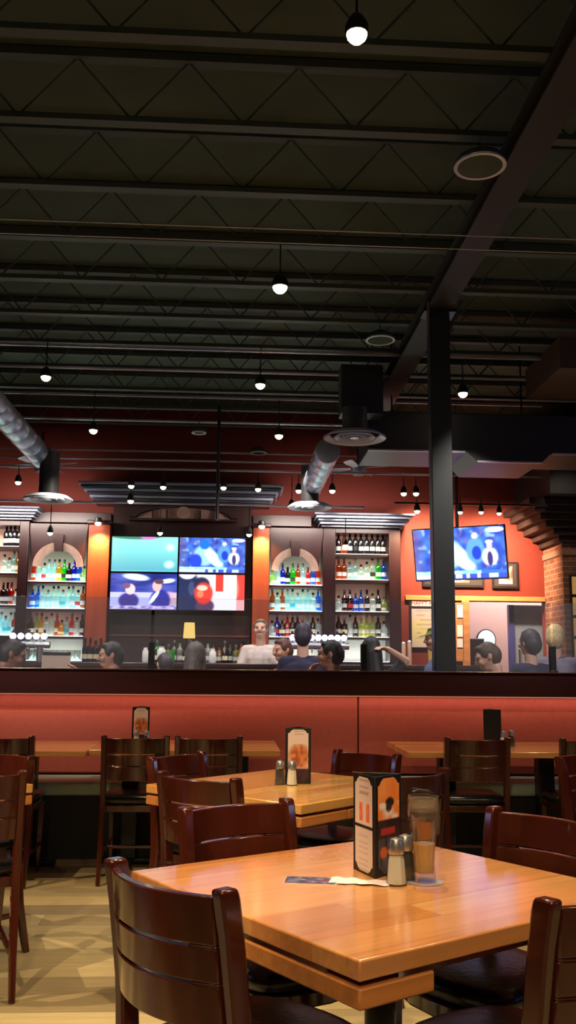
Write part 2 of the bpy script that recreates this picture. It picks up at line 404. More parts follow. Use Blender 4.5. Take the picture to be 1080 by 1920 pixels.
def wire(pa, pb, Y, r, name, label, m='steel', cat='wire', grp=None):
    a, b = at(*pa, Y), at(*pb, Y); z = (a.z+b.z)/2
    t = (MB().tube([(XL+.01,Y,z), (XR-.01,Y,z)], r, 6)).build(name, m); tag(t, label, cat, grp); return z
M['wirem'] = mat('cable_metal', (190,190,185), .4, .4)
M['pipe'] = mat('pipe_paint', (176,174,186), .35, .3)
wire((540,430),(540,430),5.3,.0035,'lighting_cable','thin metal lighting cable above the dining tables, the nearer to the camera of the pair','wirem','cable')
wire((540,456),(540,456),5.5,.0035,'lighting_cable','thin metal lighting cable above the dining tables, the farther of the pair','wirem','cable')

# ------------------------------------------------------------------ lamps
M['bulb'] = emis('lit_bulb', (255,236,205), 14, False)
M['bulbn'] = emis('lit_near_bulb', (255,232,190), 25, False)
def lamp(name, label, px, py, Y=None, Z=None, r=.035, drop=.25, mt='bulb', group='small spot lamps over the bar', rail=True):
    p = at(px,py,Y) if Y else on(px,py,Z)
    t = thing(name, label, 'lamp', p, 0, group)
    MB().lathe([(r*1.02,.006),(r*1.1,.012),(r*1.05,.05),(r*.6,.09),(r*.35,.10)], 14).build('lamp_housing', 'black', t)
    MB().lathe([(.004,-r*.75),(r*.5,-r*.62),(r*.85,-r*.25),(r*.95,.006),(r*.3,.012)], 14).build('bulb', mt, t)
    MB().tube([(0,0,.09),(0,0,.09+drop)], .006, 6).build('stem', 'iron', t)
    return t, p
rowA = [(86,708,'left'),(488,723,'middle'),(868,739,'right, beside the black post')]
rowB = [(175,808,'left'),(523,818,'middle, by the big round air diffuser'),(855,827,'right, just beside the black post')]
for px, py, w_ in rowA:
    t, p = lamp('track_lamp', 'lit white spot lamp in the front ceiling row, %s' % w_, px, py, Z=3.92, r=.048, drop=.3, group=None)
for px, py, w_ in rowB:
    t, p = lamp('track_lamp', 'lit white spot lamp in the second ceiling row, %s' % w_, px, py, Z=3.85, r=.048, drop=.38, group=None)
t, PL1 = lamp('spot_lamp', 'brightest bare lit lamp near the top edge of the photo', 669, 67, Z=3.95, r=.047, drop=.25, mt='bulbn', group=None)
t, PL2 = lamp('spot_lamp', 'bright bare lit lamp just beneath the two thin ceiling cables', 525, 540, Z=3.95, r=.055, drop=.25, mt='bulbn', group=None)
for (px, py, w_) in [(34,905,'above the far left shelves'),(246,912,'second from left over the television crown'),(306,914,'right of the pair over the television crown'),(419,915,'left of the pair above the right half of the crown'),(484,918,'near the right end of the television crown'),(560,921,'left of the right hand ceiling duct end'),(623,921,'right of the right hand ceiling duct end'),(757,926,'smaller left one of a pair on the orange wall'),(780,926,'brighter right one of a pair on the orange wall')]:
    lamp('spot_lamp', 'tiny lit upper row lamp, '+w_, px, py, Y=11.3, r=.038, drop=.12)
for (px, py, w_) in [(245,940,'below the long crown, left end'),(547,951,'left of the round diffuser plate'),(782,959,'left of the post on orange wall'),(863,961,'at the ceiling pole of tilted television'),(902,961,'dim one, middle above the tilted television'),(936,963,'right corner above the tilted television')]:
    lamp('spot_lamp', 'tiny lit lamp in the lower row, '+w_, px, py, Y=11.2, r=.038 if px < 800 else .03, drop=.3 if px < 600 else .09)
for (px, py, w_) in [(94,1000,'before the left arched bay'),(300,1000,'before the top of the left televisions'),(467,1003,'before the top right corner of the televisions'),(648,1023,'before the top shelf right of the arched bay')]:
    lamp('pendant_lamp', 'little lit lamp hanging on a rod '+w_, px, py, Y=11.4, r=.034, drop=.26, group=None)
lamp('spot_lamp', 'tiny unlit spot lamp under the wide dark duct', 914, 882, Y=10.9, r=.03, drop=.2, group=None)
# rails the lamps hang from
def rail(Y, z, name, label, x0=XL+.05, x1=XR-.05, m='pipe', hh=.011):
    t = MB().b2((x0,Y-.012,z), (x1,Y+.012,z+hh*2)).build(name, m); tag(t, label, 'rail'); return t
rail(on(488,723,3.92).y, 4.25, 'track_rail', 'ceiling rail carrying the front row of three spot lamps', -3.5, 3.3)
rail(on(523,818,3.85).y, 4.27, 'track_rail', 'ceiling rail carrying the second row of three spot lamps', -3.5, 3.5)
za = at(419,915,11.3).z+.21
rail(11.3, za, 'track_rail', 'thin rail above the tiny lamp row along the bar front', -4.5, 3.9)
zb = at(863,961,11.2).z+.09
rail(11.2, zb+.005, 'track_rail', 'black rail across the orange wall above the tilted television', 1.95, 3.9, 'black')
zc = at(300,1000,11.4).z+.36
rail(11.4, zc, 'track_rail', 'grey rail crossing above the televisions and arched bays', -4.5, 1.6)
# sprinkler pipes seen as pale lines across the ceiling
for (py, Z, w_) in [(700,4.26,'first before the bar ceiling'),(795,4.26,'second, above the round diffuser'),(852,4.2,'third, behind the ceiling fans'),(868,4.2,'farthest, nearest to the red wall')]:
    p = on(540,py,Z); 
    if p.y < 12.2:
        tag(MB().tube([(XL+.01,p.y,Z),(XR-.01,p.y,Z)], .016, 8).build('ceiling_pipe','pipe'), 'slim pale pipe running across under the joists, '+w_, 'pipe')
    else:
        p = at(540,py,11.9-.25*(py > 860)); tag(MB().tube([(XL+.01,p.y,p.z),(XR-.01,p.y,p.z)], .014, 8).build('ceiling_pipe','pipe'), 'slim pale pipe running across under the joists, '+w_, 'pipe')
# hanging black rod between the middle lamps (television support pole)
p = at(412,740,10.6); q = at(408,975,10.6)
tag(MB().tube([(p.x,10.6,4.3),(p.x,10.6,q.z)], .02, 8).build('hanging_rod','black'), 'thin black rod hanging from the ceiling above the televisions', 'rod')
# ceiling speakers / cups
def cup(px, py, Z, r, label, lit=False):
    p = on(px, py, Z); t = thing('ceiling_speaker', label, 'speaker', p)
    MB().lathe([(r*.5,4.69-Z if 4.69-Z < .1 else .075),(r*.85,.05),(r*1.0,.018),(r*1.0,.0)], 28).build('shell', 'ceil', t)
    MB().lathe([(r*.86,-.004),(r*1.0,-.004),(r*1.02,.006),(r*.86,.006)], 28, cap=False).build('rim', 'diff' if lit else 'steel', t)
    MB().lathe([(.01,-.02 if not lit else .002),(r*.5,-.014 if not lit else .002),(r*.85,-.002),(r*.85,.004),(.01,.006)], 28).build('grille', 'white' if lit else 'ceil', t)
    MB().tube([(0,0,.07),(0,0,4.3-Z)], .006, 6).build('stem', 'ceil', t)
cup(900,312,4.15,.15,'large round black ceiling fixture with chrome rim at upper right')
cup(713,638,4.15,.13,'smaller round black ceiling fixture with chrome rim above the bar edge')
cup(373,812,4.1,.09,'pale round ceiling speaker facing down above the televisions', True)
cup(485,850,4.0,.11,'round ceiling speaker with a pale lower rim near the middle', True)

# ------------------------------------------------------------------ ducts, diffusers, fans
def duct(x, z, y0, y1, r, label):
    t = thing('round_duct', label, 'duct', (x,y0,z))
    b = MB(); rings = []
    n = int((y1-y0)/.3)
    for i in range(n+1):
        y = i*(y1-y0)/n
        for e, rr in ((-.012,r),(0,r*1.04),(.012,r)):
            rings.append([(rr*cos(2*pi*k/24), y+e, rr*sin(2*pi*k/24)) for k in range(24)])
    b.loft(rings); b.build('pipe', 'galv', t); return t
def diffuser(px, py, Y, r, label, up):
    p = at(px, py, Y); t = thing('air_diffuser', label, 'vent', p)
    for k, (ra, rb) in enumerate(((1.0,.80),(.66,.52),(.38,.26))):
        MB().lathe([(r*ra,0),(r*ra*1.0,.012),(r*rb,.05),(r*rb,.035),(r*(ra-.04),.0)], 36, cap=False).build('ring', 'diff', t)
    MB().lathe([(.005,.0),(r*.14,.005),(r*.12,.03),(.005,.035)], 20).build('cone', 'diff', t)
    MB().lathe([(r*.40,.03),(r*.40,up)], 24).build('collar', 'ductdark', t)
    return p
pA = diffuser(665,823,8.6,.30,'large round ceiling air diffuser with concentric rings',.30)
pB = diffuser(581,953,10.6,.26,'round air diffuser at the end of the right dropped duct',.5)
pC = diffuser(90,938,10.6,.28,'round air diffuser at the end of the left dropped duct',.55)
pd = at(585,905,10.5)
duct(pd.x+.02, pd.z, 8.9, 10.8, .12, 'round shiny duct running towards the bar at centre right')
pd2 = at(40,815,9.7)
duct(pd2.x, pd2.z, 8.2, 10.75, .13, 'round shiny duct at the upper left running towards the bar')
# wide rectangular duct across the right
t = thing('rectangular_duct', 'wide dark rectangular duct crossing the ceiling right of the diffuser', 'duct', (0,9.2,0))
zl = at(760,846,9.2).z; x0 = at(690,846,9.2).x; x1 = XR-.02
MB().b2((x0,0,zl), (x1,.75,zl+.42)).build('trunk', 'ductdark', t, bevel=.01)
xa, xb = at(872,860,9.2).x, at(1035,860,9.2).x; zd = at(950,868,9.2).z
MB().prism([(xa,zl+.02),(xa+.12,zd),(xb-.12,zd),(xb,zl+.02)], 'y', -.02, .77).build('drop_box', 'ductdark', t)
for hx in (x0+.3, x0+1.7, x0+3.1): MB().tube([(hx,.3,zl+.4),(hx,.3,4.75)], .01, 6).build('hanger', 'iron', t)
lp = MB().b2((x0,-.025,zl-.004), (xa,-.0,zl+.012)); lp.b2((xa+.12,-.045,zd-.006), (xb-.12,-.02,zd+.01)); lp.b2((xb,-.025,zl-.004), (x1,0,zl+.012)); lp.build('lit_lower_edge', 'pipe', t)  # pale strips: the lit lower edge of the duct put into the colour
tag(MB().b2((at(985,700,9.0).x, 8.0, 4.0), (XR-.02, 9.0, 4.30)).build('rectangular_duct', mat('brown_duct', (78,58,48), .6)), 'brownish rectangular duct up in the far right ceiling corner', 'duct')
tag(MB().b2((at(640,760,8.9).x, 8.9, 3.78), (at(640,760,8.9).x+.42, 9.15, 4.28)).build('duct_box','ductdark'), 'black duct box above the large round air diffuser', 'duct')
# vertical dropped ducts are the collars; ceiling fans
def fan(px, py, Y, label, ang):
    p = at(px, py, Y); t = thing('ceiling_fan', label, 'fan', p)
    MB().lathe([(.02,-.10),(.07,-.09),(.10,-.03),(.11,.03),(.06,.09),(.02,.10)], 20).build('motor', 'galv', t)
    MB().tube([(0,0,.09),(0,0,4.145-p.z)], .014, 8).build('rod', 'iron', t)
    for k in range(4):
        a = ang+k*pi/2; q = Matrix.Rotation(a, 3, 'Z') @ Matrix.Rotation(R(12), 3, 'X')
        b = MB(); rings = []
        for s, wd in ((.10,.03),(.16,.04),(.26,.055),(.42,.06),(.47,.045)):
            rings.append([q @ Vector(v) for v in ((s,-wd,-.004),(s,wd,-.004),(s,wd,.004),(s,-wd,.004))])
        b.loft(rings).build('blade', 'diff', t)
fan(78,872,11.45,'pale four bladed ceiling fan at the left above the shelves',R(-20))
fan(672,878,11.45,'pale four bladed ceiling fan right of the shiny round duct',R(-25))

# ------------------------------------------------------------------ half wall with glass, booth bench
WY = 7.0
hw = struct(MB().b2((XL,WY+.06,0), (XR,WY+.22,1.08)).build('wall_partition', 'booth'))
cap = MB().b2((XL+.01,WY-.09,1.083), (XR-.01,WY+.26,1.256)).build('trim_3', 'cap', bevel=.008); struct(cap)
ledge = MB().b2((XL+.01,WY-.105,1.2565), (XR-.01,WY+.275,1.264)).build('trim_4', mat('cap_edge_highlight', (84,52,50), .18, coat=.8), bevel=.002); struct(ledge)  # thin lighter strip: highlight along the cap edge put into the colour
bk = thing('booth_bench', 'long booth bench with red padded back and dark green seat', 'bench', (0,WY,0))
XS = at(672,1380,WY).x
for xa_, xb_, dy in ((XL+.02, XS-.003, .0), (XS+.003, XR-.02, -.012)):
    o = MB().b2((xa_,dy,.52), (xb_,.055,1.075)).build('back_pad', 'booth', bk, bevel=.012, seg=3)
MB().b2((XL+.02,-.43,.415), (XR-.02,.05,.505)).build('seat', 'bench', bk, bevel=.03, seg=4)
MB().b2((XL+.02,-.38,.0), (XR-.02,.05,.41)).build('base', 'darkfloor', bk)
# led strip under the cap that washes the back pad
M['led'] = emis('warm_led', (255,160,120), .5, False)
tag(MB().b2((XL+.1,WY-.084,1.076), (XR-.1,WY-.074,1.082)).build('light_strip', 'led'), 'warm light strip tucked under the front edge of the half wall cap', 'light')
area('strip_light', (0,WY-.080,1.072), (R(25),0,0), 12, .02, 11, (1,.6,.45))
# glass panels on the cap
GP = [at(x,1200,WY+.1).x for x in (285,682,1035)]
gtop = at(300,1121,WY+.11).z
edges = [-2.9]+GP+[3.5]
for i in range(4):
    o = MB().b2((edges[i]+.012,WY+.10,1.266), (edges[i+1]-.012,WY+.112,gtop)).build('glass_divider', 'glass', bevel=.002)
    tag(o, 'clear glass divider panel on the half wall, '+['at the far left edge','between the two left black clips','behind the black post','at the far right edge'][i], 'glass divider', 'glass divider panels')
cl = None
for i, x in enumerate(GP):
    lab = 'short black clip holding the glass on the half wall, '+['left one','middle one left of the post','right one'][i]
    if cl is None:
        cl = thing('glass_clip', lab, 'bracket', (x,WY+.106,1.264), 0, 'glass clips on the half wall')
        MB().b2((-.022,-.028,0), (.022,-.007,.20)).build('front_plate','iron',cl,bevel=.003)
        MB().b2((-.022,.007,0), (.022,.028,.20)).build('rear_plate','iron',cl,bevel=.003)
        MB().b2((-.03,-.035,0), (.03,.035,.012)).build('foot','iron',cl,bevel=.002)
    else: copy_thing(cl, (x,WY+.106,1.264), 0, lab, 'glass clips on the half wall')

# ------------------------------------------------------------------ chairs
def make_chair():
    t = thing('dining_chair', 'x', 'chair')
    hw_ = .188
    def bow(x): return -.055*(1-(x/hw_)**2)      # the panel bows to the rear
    for s in (-1,1):
        b = MB(); path, ws, ds = [], [], []
        for z, y, w_, d in ((0,-.285,.026,.030),(.22,-.235,.030,.038),(.45,-.205,.032,.046),(.62,-.215,.032,.046),(.78,-.238,.034,.046),(.845,-.250,.034,.048),(.860,-.254,.034,.046),(.868,-.256,.032,.042)):
            path.append((s*(hw_+.002), y, z)); ws.append(w_); ds.append(d)
        b.sect(path, ws, ds); b.build('rear_post', 'chair', t, bevel=.006, seg=2)
        b = MB(); b.sect([(s*.175,.185,0),(s*.182,.180,.30),(s*.185,.178,.425)], [.022,.032,.036], [.022,.032,.036])
        b.build('front_leg', 'chair', t, bevel=.004)
        MB().b2((s*.182-.009,-.215,.16), (s*.182+.009,.178,.182)).build('side_stretcher', 'chair', t, bevel=.003)
    MB().b2((-.18,-.01,.162), (.18,.008,.180)).build('cross_stretcher', 'chair', t, bevel=.003)
    b = MB()                                      # bent plywood back with two slots
    def seg(x0, x1, z0, z1, n):
        rings = []
        for i in range(n+1):
            x = x0+(x1-x0)*i/n; th = .008
            ya = bow(x); th = .011
            def yy(z): return -.205-(z-.45)*.13 + ya
            rings.append([(x,yy(z0)-th,z0),(x,yy(z0)+th,z0),(x,yy(z1)+th,z1),(x,yy(z1)-th,z1)])
        b.loft(rings)
    for z0, z1 in ((.600,.684),(.690,.754),(.760,.852)): seg(-.175,.175,z0,z1,18)
    for z0, z1 in ((.6843,.6897),(.7543,.7597)):
        seg(-.175,-.120,z0,z1,4); seg(.120,.175,z0,z1,4)
    b.build('back_panel', 'chair', t, bevel=.003)
    # seat frame and padded seat
    def outline(k, n=6):
        pts = [(-.185*k,-.185), (-.20*k,.12)]
        for i in range(n+1):
            a = pi - pi*i/n; pts.append((.20*k*cos(a), .13+.085*sin(a)))
        pts += [(.185*k,-.185)]; return pts
    MB().prism(outline(.96), 'z', .405, .447).build('seat_frame', 'chair', t, bevel=.006)
    b = MB(); rings = []
    for k, z in ((.90,.446),(1.0,.456),(1.03,.475),(1.0,.494),(.86,.505),(.5,.508)):
        rings.append([(x*k if 1 else x, (y*k if k < 1 else y*k), z) for x, y in outline(1.0, 10)])
    b.loft(rings).build('seat', 'vinyl', t, smooth=60)
    return t
chair0 = make_chair(); used = [False]
def chair(mx, my, face, label, back=.26):
    """(mx, my): middle of the top of the chair's back; face: heading in degrees"""
    a = R(face); x, y = mx+cos(a)*back, my+sin(a)*back; rz = a-pi/2
    if not used[0]:
        chair0.location = (x,y,0); chair0.rotation_euler = (0,0,rz); chair0['label'] = label; used[0] = True; return chair0
    c = copy_thing(chair0, (x,y,0), rz, label); return c
chair(-.134,2.031,40,'nearest dining chair, its slotted curved back towards us at left of the front table')
chair(.753,1.906,125,'dining chair cut off by the bottom right corner of the photo')
chair(.925,2.80,213,'dining chair facing us at the right far side of the front table')
chair(.018,3.04,-57,'dining chair facing us behind the far left edge of the front table')
chair(-.135,3.80,52,'dark dining chair seen from behind at the left of the middle table')
chair(-.270,4.68,-36,'dining chair facing right beyond the left corner of the middle table')
chair(.690,4.84,-136,'dining chair facing us beyond the far right edge of the middle table')
chair(.785,3.955,134,'dining chair seen from behind between the upright menu and the beer glass')
chair(-.585,5.86,90,'booth row dining chair directly below the leftmost upright menu')
chair(-.14,5.86,90,'booth row dining chair, right neighbour of the one below the leftmost menu')
chair(-1.385,5.80,90,'booth row dining chair cut by the left photo edge')
chair(1.525,5.86,90,'booth row dining chair in front of the all black upright menu')
chair(2.235,5.80,90,'booth row dining chair cut by the right photo edge')
chair(-1.07,4.67,226,'left edge dining chair facing us behind the mostly hidden left table')
chair(-1.016,3.86,110,'left edge dining chair seen from behind with its legs on the open floor')
chair(1.715,4.74,-40,'dining chair facing left at the right photo edge before the booth row', )

# ------------------------------------------------------------------ tables
def flip_table(cx, cy, th, label, topm, leaves, s=.914, name='dining_table'):
    t = thing(name, label, 'table', (cx,cy,0), th)
    h = s/2
    MB().b2((-h,-h,.722), (h,h,.76)).build('tabletop', topm, t, bevel=.004)
    for (lo, hi) in leaves:
        MB().b2((lo[0]*s,lo[1]*s,.672), (hi[0]*s,hi[1]*s,.712)).build('folded_leaf', 'leaf', t, bevel=.005)
    hg = MB()
    hg.b2((-h+.004,-h+.1,.7125), (-h+.016,h-.1,.7215)); hg.b2((-h+.1,-h+.004,.7125),(h-.1,-h+.016,.7215)); hg.build('hinge','chrome',t)
    MB().b2((-.25,-.25,.655), (.25,.25,.668)).build('top_plate', 'iron', t)
    MB().lathe([(.045,.03),(.04,.05),(.038,.62),(.07,.655)], 20).build('column', 'iron', t)
    b = MB()
    for k in range(4):
        a = pi/4+k*pi/2 if 0 else k*pi/2
        b.box((cos(a)*.18, sin(a)*.18, .022), (.34,.07,.028), (0,0,a))
    b.lathe([(.09,.02),(.08,.045),(.05,.06)], 20); b.build('base', 'iron', t, bevel=.006)
    return t
L1 = [((-.5,-.5),(-.29,.5))]
L2 = [((-.5,-.5),(-.17,.5)), ((-.165,-.5),(.5,-.17))]
T1 = flip_table(.3756,2.4347,.5752,'glossy square orange wood table in the foreground with a beer glass on it','table',L1)
T2 = flip_table(.263,4.389,.80,'square honey wood table in the middle holding one menu and two shakers','tabley',L2)
T3 = flip_table(-1.53,4.36,.80,'square wood table showing only its corner at the left photo edge','tabley',L2)
def booth_table(x0, x1, y0, y1, label, feet):
    t = thing('booth_table', label, 'table', ((x0+x1)/2,(y0+y1)/2,0)); w_, d = (x1-x0)/2, (y1-y0)/2
    MB().b2((-w_,-d,.722), (w_,d,.76)).build('tabletop', 'table', t, bevel=.004)
    for f in feet:
        fx = f-(x0+x1)/2
        MB().b2((fx-.055,-.055,.03), (fx+.055,.055,.722)).build('column', 'iron', t, bevel=.01)
        b = MB(); b.b2((fx-.035,-.25,.006), (fx+.035,.15,.034)); b.b2((fx-.2,-.035,.0065), (fx+.2,.035,.0345)); b.build('foot', 'iron', t, bevel=.005)
booth_table(-1.78,-.905,6.02,6.80,'long wood booth table at the far left, pushed against its neighbour',[-1.33])
booth_table(-.90,.31,6.10,6.90,'long wood booth table under the leftmost menu along the red bench',[-.67,.06])
booth_table(1.125,2.62,6.05,6.88,'long wood booth table at right carrying the all black menu',[1.46,2.14])

# ------------------------------------------------------------------ table items
def shaker(x, y, z, label, fill, s=1.0, rz=0):
    t = thing('salt_shaker' if fill == 'salt' else 'pepper_shaker', label, 'shaker', (x,y,z), rz)
    def sq(r, zz): return [(r*s*cos(pi/8+k*pi/4), r*s*sin(pi/8+k*pi/4), zz*s) for k in range(8)]
    MB().loft([sq(.026,.0),(sq(.027,.004)),sq(.022,.060),sq(.018,.075)]).build('jar', 'shaker', t, smooth=20)
    MB().loft([sq(.0235,.004),sq(.020,.058),sq(.017,.070)]).build('contents', fill, t, smooth=20)
    MB().lathe([(.0195*s,.072*s),(.020*s,.076*s),(.0195*s,.095*s),(.015*s,.106*s),(.004*s,.110*s)], 20).build('cap', 'steel', t)
def menu_holder(x, y, z, rz, label, paints, s=.112, h=.25, blank=False):
    """three sided table stand: black boards round a triangle, printed inserts with cut corners"""
    t = thing('menu_stand', label, 'menu', (x,y,z), rz)
    r = s/(2*sqrt(3)); 
    for k in range(3):
        a = k*2*pi/3; q = Matrix.Rotation(a, 3, 'Z')
        b = MB(); b.box(q @ Vector((0,-r,h/2)), (s+.006,.004,h), q); bd = b.build('board', 'black', t, bevel=.001)
        if not blank:
            def oct_(u, v): return min(u, 1-u)*.9+min(v, 1-v)*2.6 > .22
            picture('printed_insert', s*.84, h*.95, 26, 56, paints[k], bd, q @ Vector((0,-r-.0028,h/2)), rot=(0,0,a), outline=oct_)
    return t
def m_drinks(u, v):
    c = (222,206,196)
    if v < .48: c = (214,200,190)
    if .46 < v < .50: c = (24,20,22)
    if .52 < v < .72 and (.25 < u < .45 or .62 < u < .82): c = mixc((226,96,62), (240,150,110), vn(u*12, v*30))
    if v > .78 and int(v*44) % 3 == 0 and .25 < u < .8: c = mixc(c, (150,120,110), .6)
    if v < .40 and int(v*50) % 3 == 0 and .2 < u < .75: c = mixc(c, (178,158,150), .6)
    return c
def m_burger(u, v):
    c = mixc((224,120,50), (236,160,90), vn(u*4, v*7)); 
    if v < .74: c = mixc(c, (230,222,220), (vn(u*7, v*14, 3)-.25)*2)
    c = mixc(c, (40,30,28), ell(u,v,.55,.74,.2,.05)); c = mixc(c, (60,45,40), ell(u,v,.5,.68,.14,.04))
    if v < .56: c = mixc((26,22,24), (60,42,40), vn(u*9, v*12, 5))
    if .40 < v < .47 and .15 < u < .8: c = (170,48,52)
    if v < .36: c = mixc((30,30,34), (86,92,104), vn(u*8, v*16, 8))
    c = mixc(c, (206,92,48), ell(u,v,.25,.22,.16,.06)); 
    return c
def m_food(u, v):
    c = (218,198,188)
    if v < .72: c = mixc(c, mixc((150,72,40), (226,150,96), vn(u*9, v*16, 4)), ell(u,v,.55,.48,.5,.24,.5))
    if v > .86 and int(v*60) % 3 == 0 and .3 < u < .8: c = mixc(c, (150,110,100), .5)
    if .90 < v < .91: c = (120,90,84)
    if v < .27: c = mixc((40,22,34), (66,36,48), vn(u*5, v*8))
    if .262 < v < .29: c = (190,150,140)
    return c
p = on(702,1646,.76); MH = Vector((.372,2.505,.76))
menu_holder(.385,2.535,.76,R(-72),'black three sided menu stand beside the beer glass on the front table',[m_drinks,m_burger,m_food],s=.122)
shaker(.413,2.402,.76,'salt shaker in front of the large menu stand on the front table','salt',1.02)
shaker(.445,2.450,.76,'pepper shaker behind the salt on the front table, mostly hidden','pepper',1.02)
menu_holder(.308,4.43,.76,R(-4),'black menu stand with a food picture on the middle table',[m_food,m_drinks,m_burger])
shaker(.222,4.37,.76,'pepper shaker left of the pair on the middle table','pepper')
shaker(.275,4.35,.76,'salt shaker beside the menu stand on the middle table','salt')
pm = at(262,1375,6.5); menu_holder(pm.x,6.55,.76,R(5),'small looking menu stand on the left booth table by the red bench',[m_food,m_burger,m_drinks])
ps = at(256,1378,6.42); shaker(ps.x,6.42,.76,'salt shaker left of two before the leftmost menu stand','salt',.9)
ps = at(275,1378,6.42); shaker(ps.x,6.42,.76,'pepper shaker right of two before the leftmost menu stand','pepper',.9)
pm = at(921,1375,6.5); menu_holder(pm.x,6.5,.76,R(0),'plain black unprinted menu stand on the right booth table',[m_food]*3,s=.118,blank=True)
ps = at(945,1378,6.4); shaker(ps.x,6.42,.76,'salt shaker beside the plain black menu stand on the right','salt')
ps = at(953,1378,6.5); shaker(ps.x+.02,6.50,.76,'pepper shaker behind the salt on the right booth table','pepper')

# beer glass with a pale drink on a coaster
gx, gy = .489, 2.43
tag(MB().lathe([(.002,.7602),(.047,.7602),(.048,.7612),(.047,.7622),(.002,.7622)], 36, (gx,gy,0)).build('coaster', mat('coaster_card', (150,140,146), .5)), 'thin round grey coaster under the beer glass', 'coaster')
t = thing('beer_glass', 'tall curved beer glass a third full of pale drink on the front table', 'glass', (gx,gy,.7624))
out = [(.029,0),(.030,.004),(.0275,.012),(.027,.05),(.030,.09),(.036,.13),(.040,.16),(.0405,.18),(.0385,.207)]
inn = [(.0370,.207),(.0385,.18),(.0380,.16),(.034,.13),(.028,.09),(.0248,.05),(.0245,.022),(.003,.018)]
MB().lathe([(.003,0)]+out+inn, 36, cap=False).build('tumbler', 'pint', t, smooth=60)
MB().lathe([(.003,.0190),(.0238,.0225),(.0242,.05),(.0272,.09),(.0272,.0905),(.003,.0905)], 32).build('drink', 'beer', t, smooth=60)
MB().lathe([(.0372,.170),(.0385,.182),(.0372,.20),(.0368,.20),(.0378,.182),(.0368,.170)], 32, cap=False).build('foam_ring', clear('dry_foam', (240,236,228), .05, haze=.25, hc=(.7,.66,.6)), t)
lb = MB(); 
for za_, zb_, r0, r1 in ((.105,.125,.0340,.0366),(.125,.148,.0366,.0398)):
    rings = []
    for i in range(9):
        a = R(-128+i*7); rings.append([(r0*cos(a),r0*sin(a),za_),(r1*cos(a),r1*sin(a),zb_)])
    vs = [[lb.bm.verts.new(p) for p in r] for r in rings]
    for i in range(8): lb.bm.faces.new((vs[i][0],vs[i+1][0],vs[i+1][1],vs[i][1]))
lb.build('brown_patch', clear('brown_patch_glass', (214,150,110), .03, haze=.45, hc=(.5,.22,.09)), t)  # translucent brown patch on the front of the glass
st = thing('straw', 'dark folded straw leaning across the mouth of the beer glass', 'straw', (gx,gy,.97))
MB().tube([(-.028,-.004,.0075),(-.012,0,.0125),(.028,.006,.0035)], .003, 8).build('tube', 'black', st)
MB().tube([(-.026,.012,.0145),(.02,.014,.0085)], .003, 8).build('tube_end', 'black', st)

# flyer and napkin on the front table
t = thing('flyer', 'glossy dark printed flyer lying flat on the front table', 'flyer', (.205,2.445,.7612), R(-10))
def f_ad(u, v):
    c = mixc((34,36,66), (120,116,150), vn(u*9, v*5, 2)); c = mixc(c, (230,230,240), 3*(vn(u*11, v*7, 6)-.66)); c = mixc(c, (150,40,70), 2*(vn(u*6, v*4, 9)-.62)); return c
picture('printed_face', .13, .075, 30, 16, f_ad, t, (0,0,.0008), rot=(R(-90),0,0))
MB().b2((-.066,-.038,-.001), (.066,.038,.0006)).build('sheet', 'paper', t)
t = thing('napkin', 'crumpled white paper napkin between the flyer and the menu stand', 'napkin', (.325,2.425,.7605), R(-14))
b = MB(); n = 16; vs = []
for j in range(8):
    for i in range(n):
        x = (i/(n-1)-.5)*.15; y = (j/7-.5)*.06; vs.append((x,y+.006*sin(i*1.3),.0012+.004*vn(i*.55,j*.7,3)))
b.poly(vs, [(j*n+i,j*n+i+1,(j+1)*n+i+1,(j+1)*n+i) for j in range(7) for i in range(n-1)])
o = b.build('sheet', mat('napkin_paper', (232,214,212), .8), t); sm = o.modifiers.new('solid','SOLIDIFY'); sm.thickness = .0008; sm.offset = 1

# ------------------------------------------------------------------ back bar
M['shelflight'] = emis('shelf_light', (205,255,245), 13)
M['shelfdim'] = emis('dim_shelf_light', (255,240,220), 5)
def Z(px, py, Y=BF): return at(px, py, Y).z
def X(px, Y=BF, py=1100): return at(px, py, Y).x
def cabinet(name, label, x0, x1, pl, pr, ztop, shelves, lit, cornice=None, arch=None, zbot=1.31):
    """x0..x1 clear opening, pl / pr widths of the side posts, shelves = heights"""
    t = thing(name, label, 'shelf unit', ((x0+x1)/2, BF, 0)); w_ = (x1-x0)/2
    MB().b2((-w_-.012,BW-BF-.05,zbot), (w_+.012,BW-BF-.005,ztop)).build('back_panel', 'recess', t)
    MB().b2((-w_-pl,0,zbot), (-w_,BW-BF-.05,ztop)).build('side_post', 'mahog', t, bevel=.006)
    MB().b2((w_,0,zbot), (w_+pr,BW-BF-.05,ztop)).build('side_post', 'mahog', t, bevel=.006)
    MB().b2((-w_,0.0,ztop-.06), (w_,BW-BF-.05,ztop)).build('top_board', 'mahog', t)
    for z, l in zip(shelves, lit):
        MB().b2((-w_+.001,.03,z-.035), (w_-.001,BW-BF-.051,z-.006)).build('shelf', 'mahog', t)
        MB().b2((-w_+.01,.035,z-.0058), (w_-.01,.30,z-.0005)).build('lit_shelf_insert', 'shelflight' if l else 'shelfdim', t)
    if cornice:
        zc0, zc1, ol, orr = cornice; n = 5
        for i in range(n):
            f = (i+1)/n; a = zc0+(zc1-zc0)*i/n; b_ = zc0+(zc1-zc0)*(i+1)/n
            MB().b2((-w_-pl-ol*f,-.30*f,a+.004), (w_+pr+orr*f,.35,b_-.003)).build('cornice_step', 'crown_lit' if i % 2 else 'crown', t, bevel=.004)
    return t
M['crown_lit'] = mat('tv_lit_crown', (128,136,160), .25)  # paler steps: television light caught by the mouldings, put into the colour
def zs(px, ys): return [Z(px, y) for y in ys]
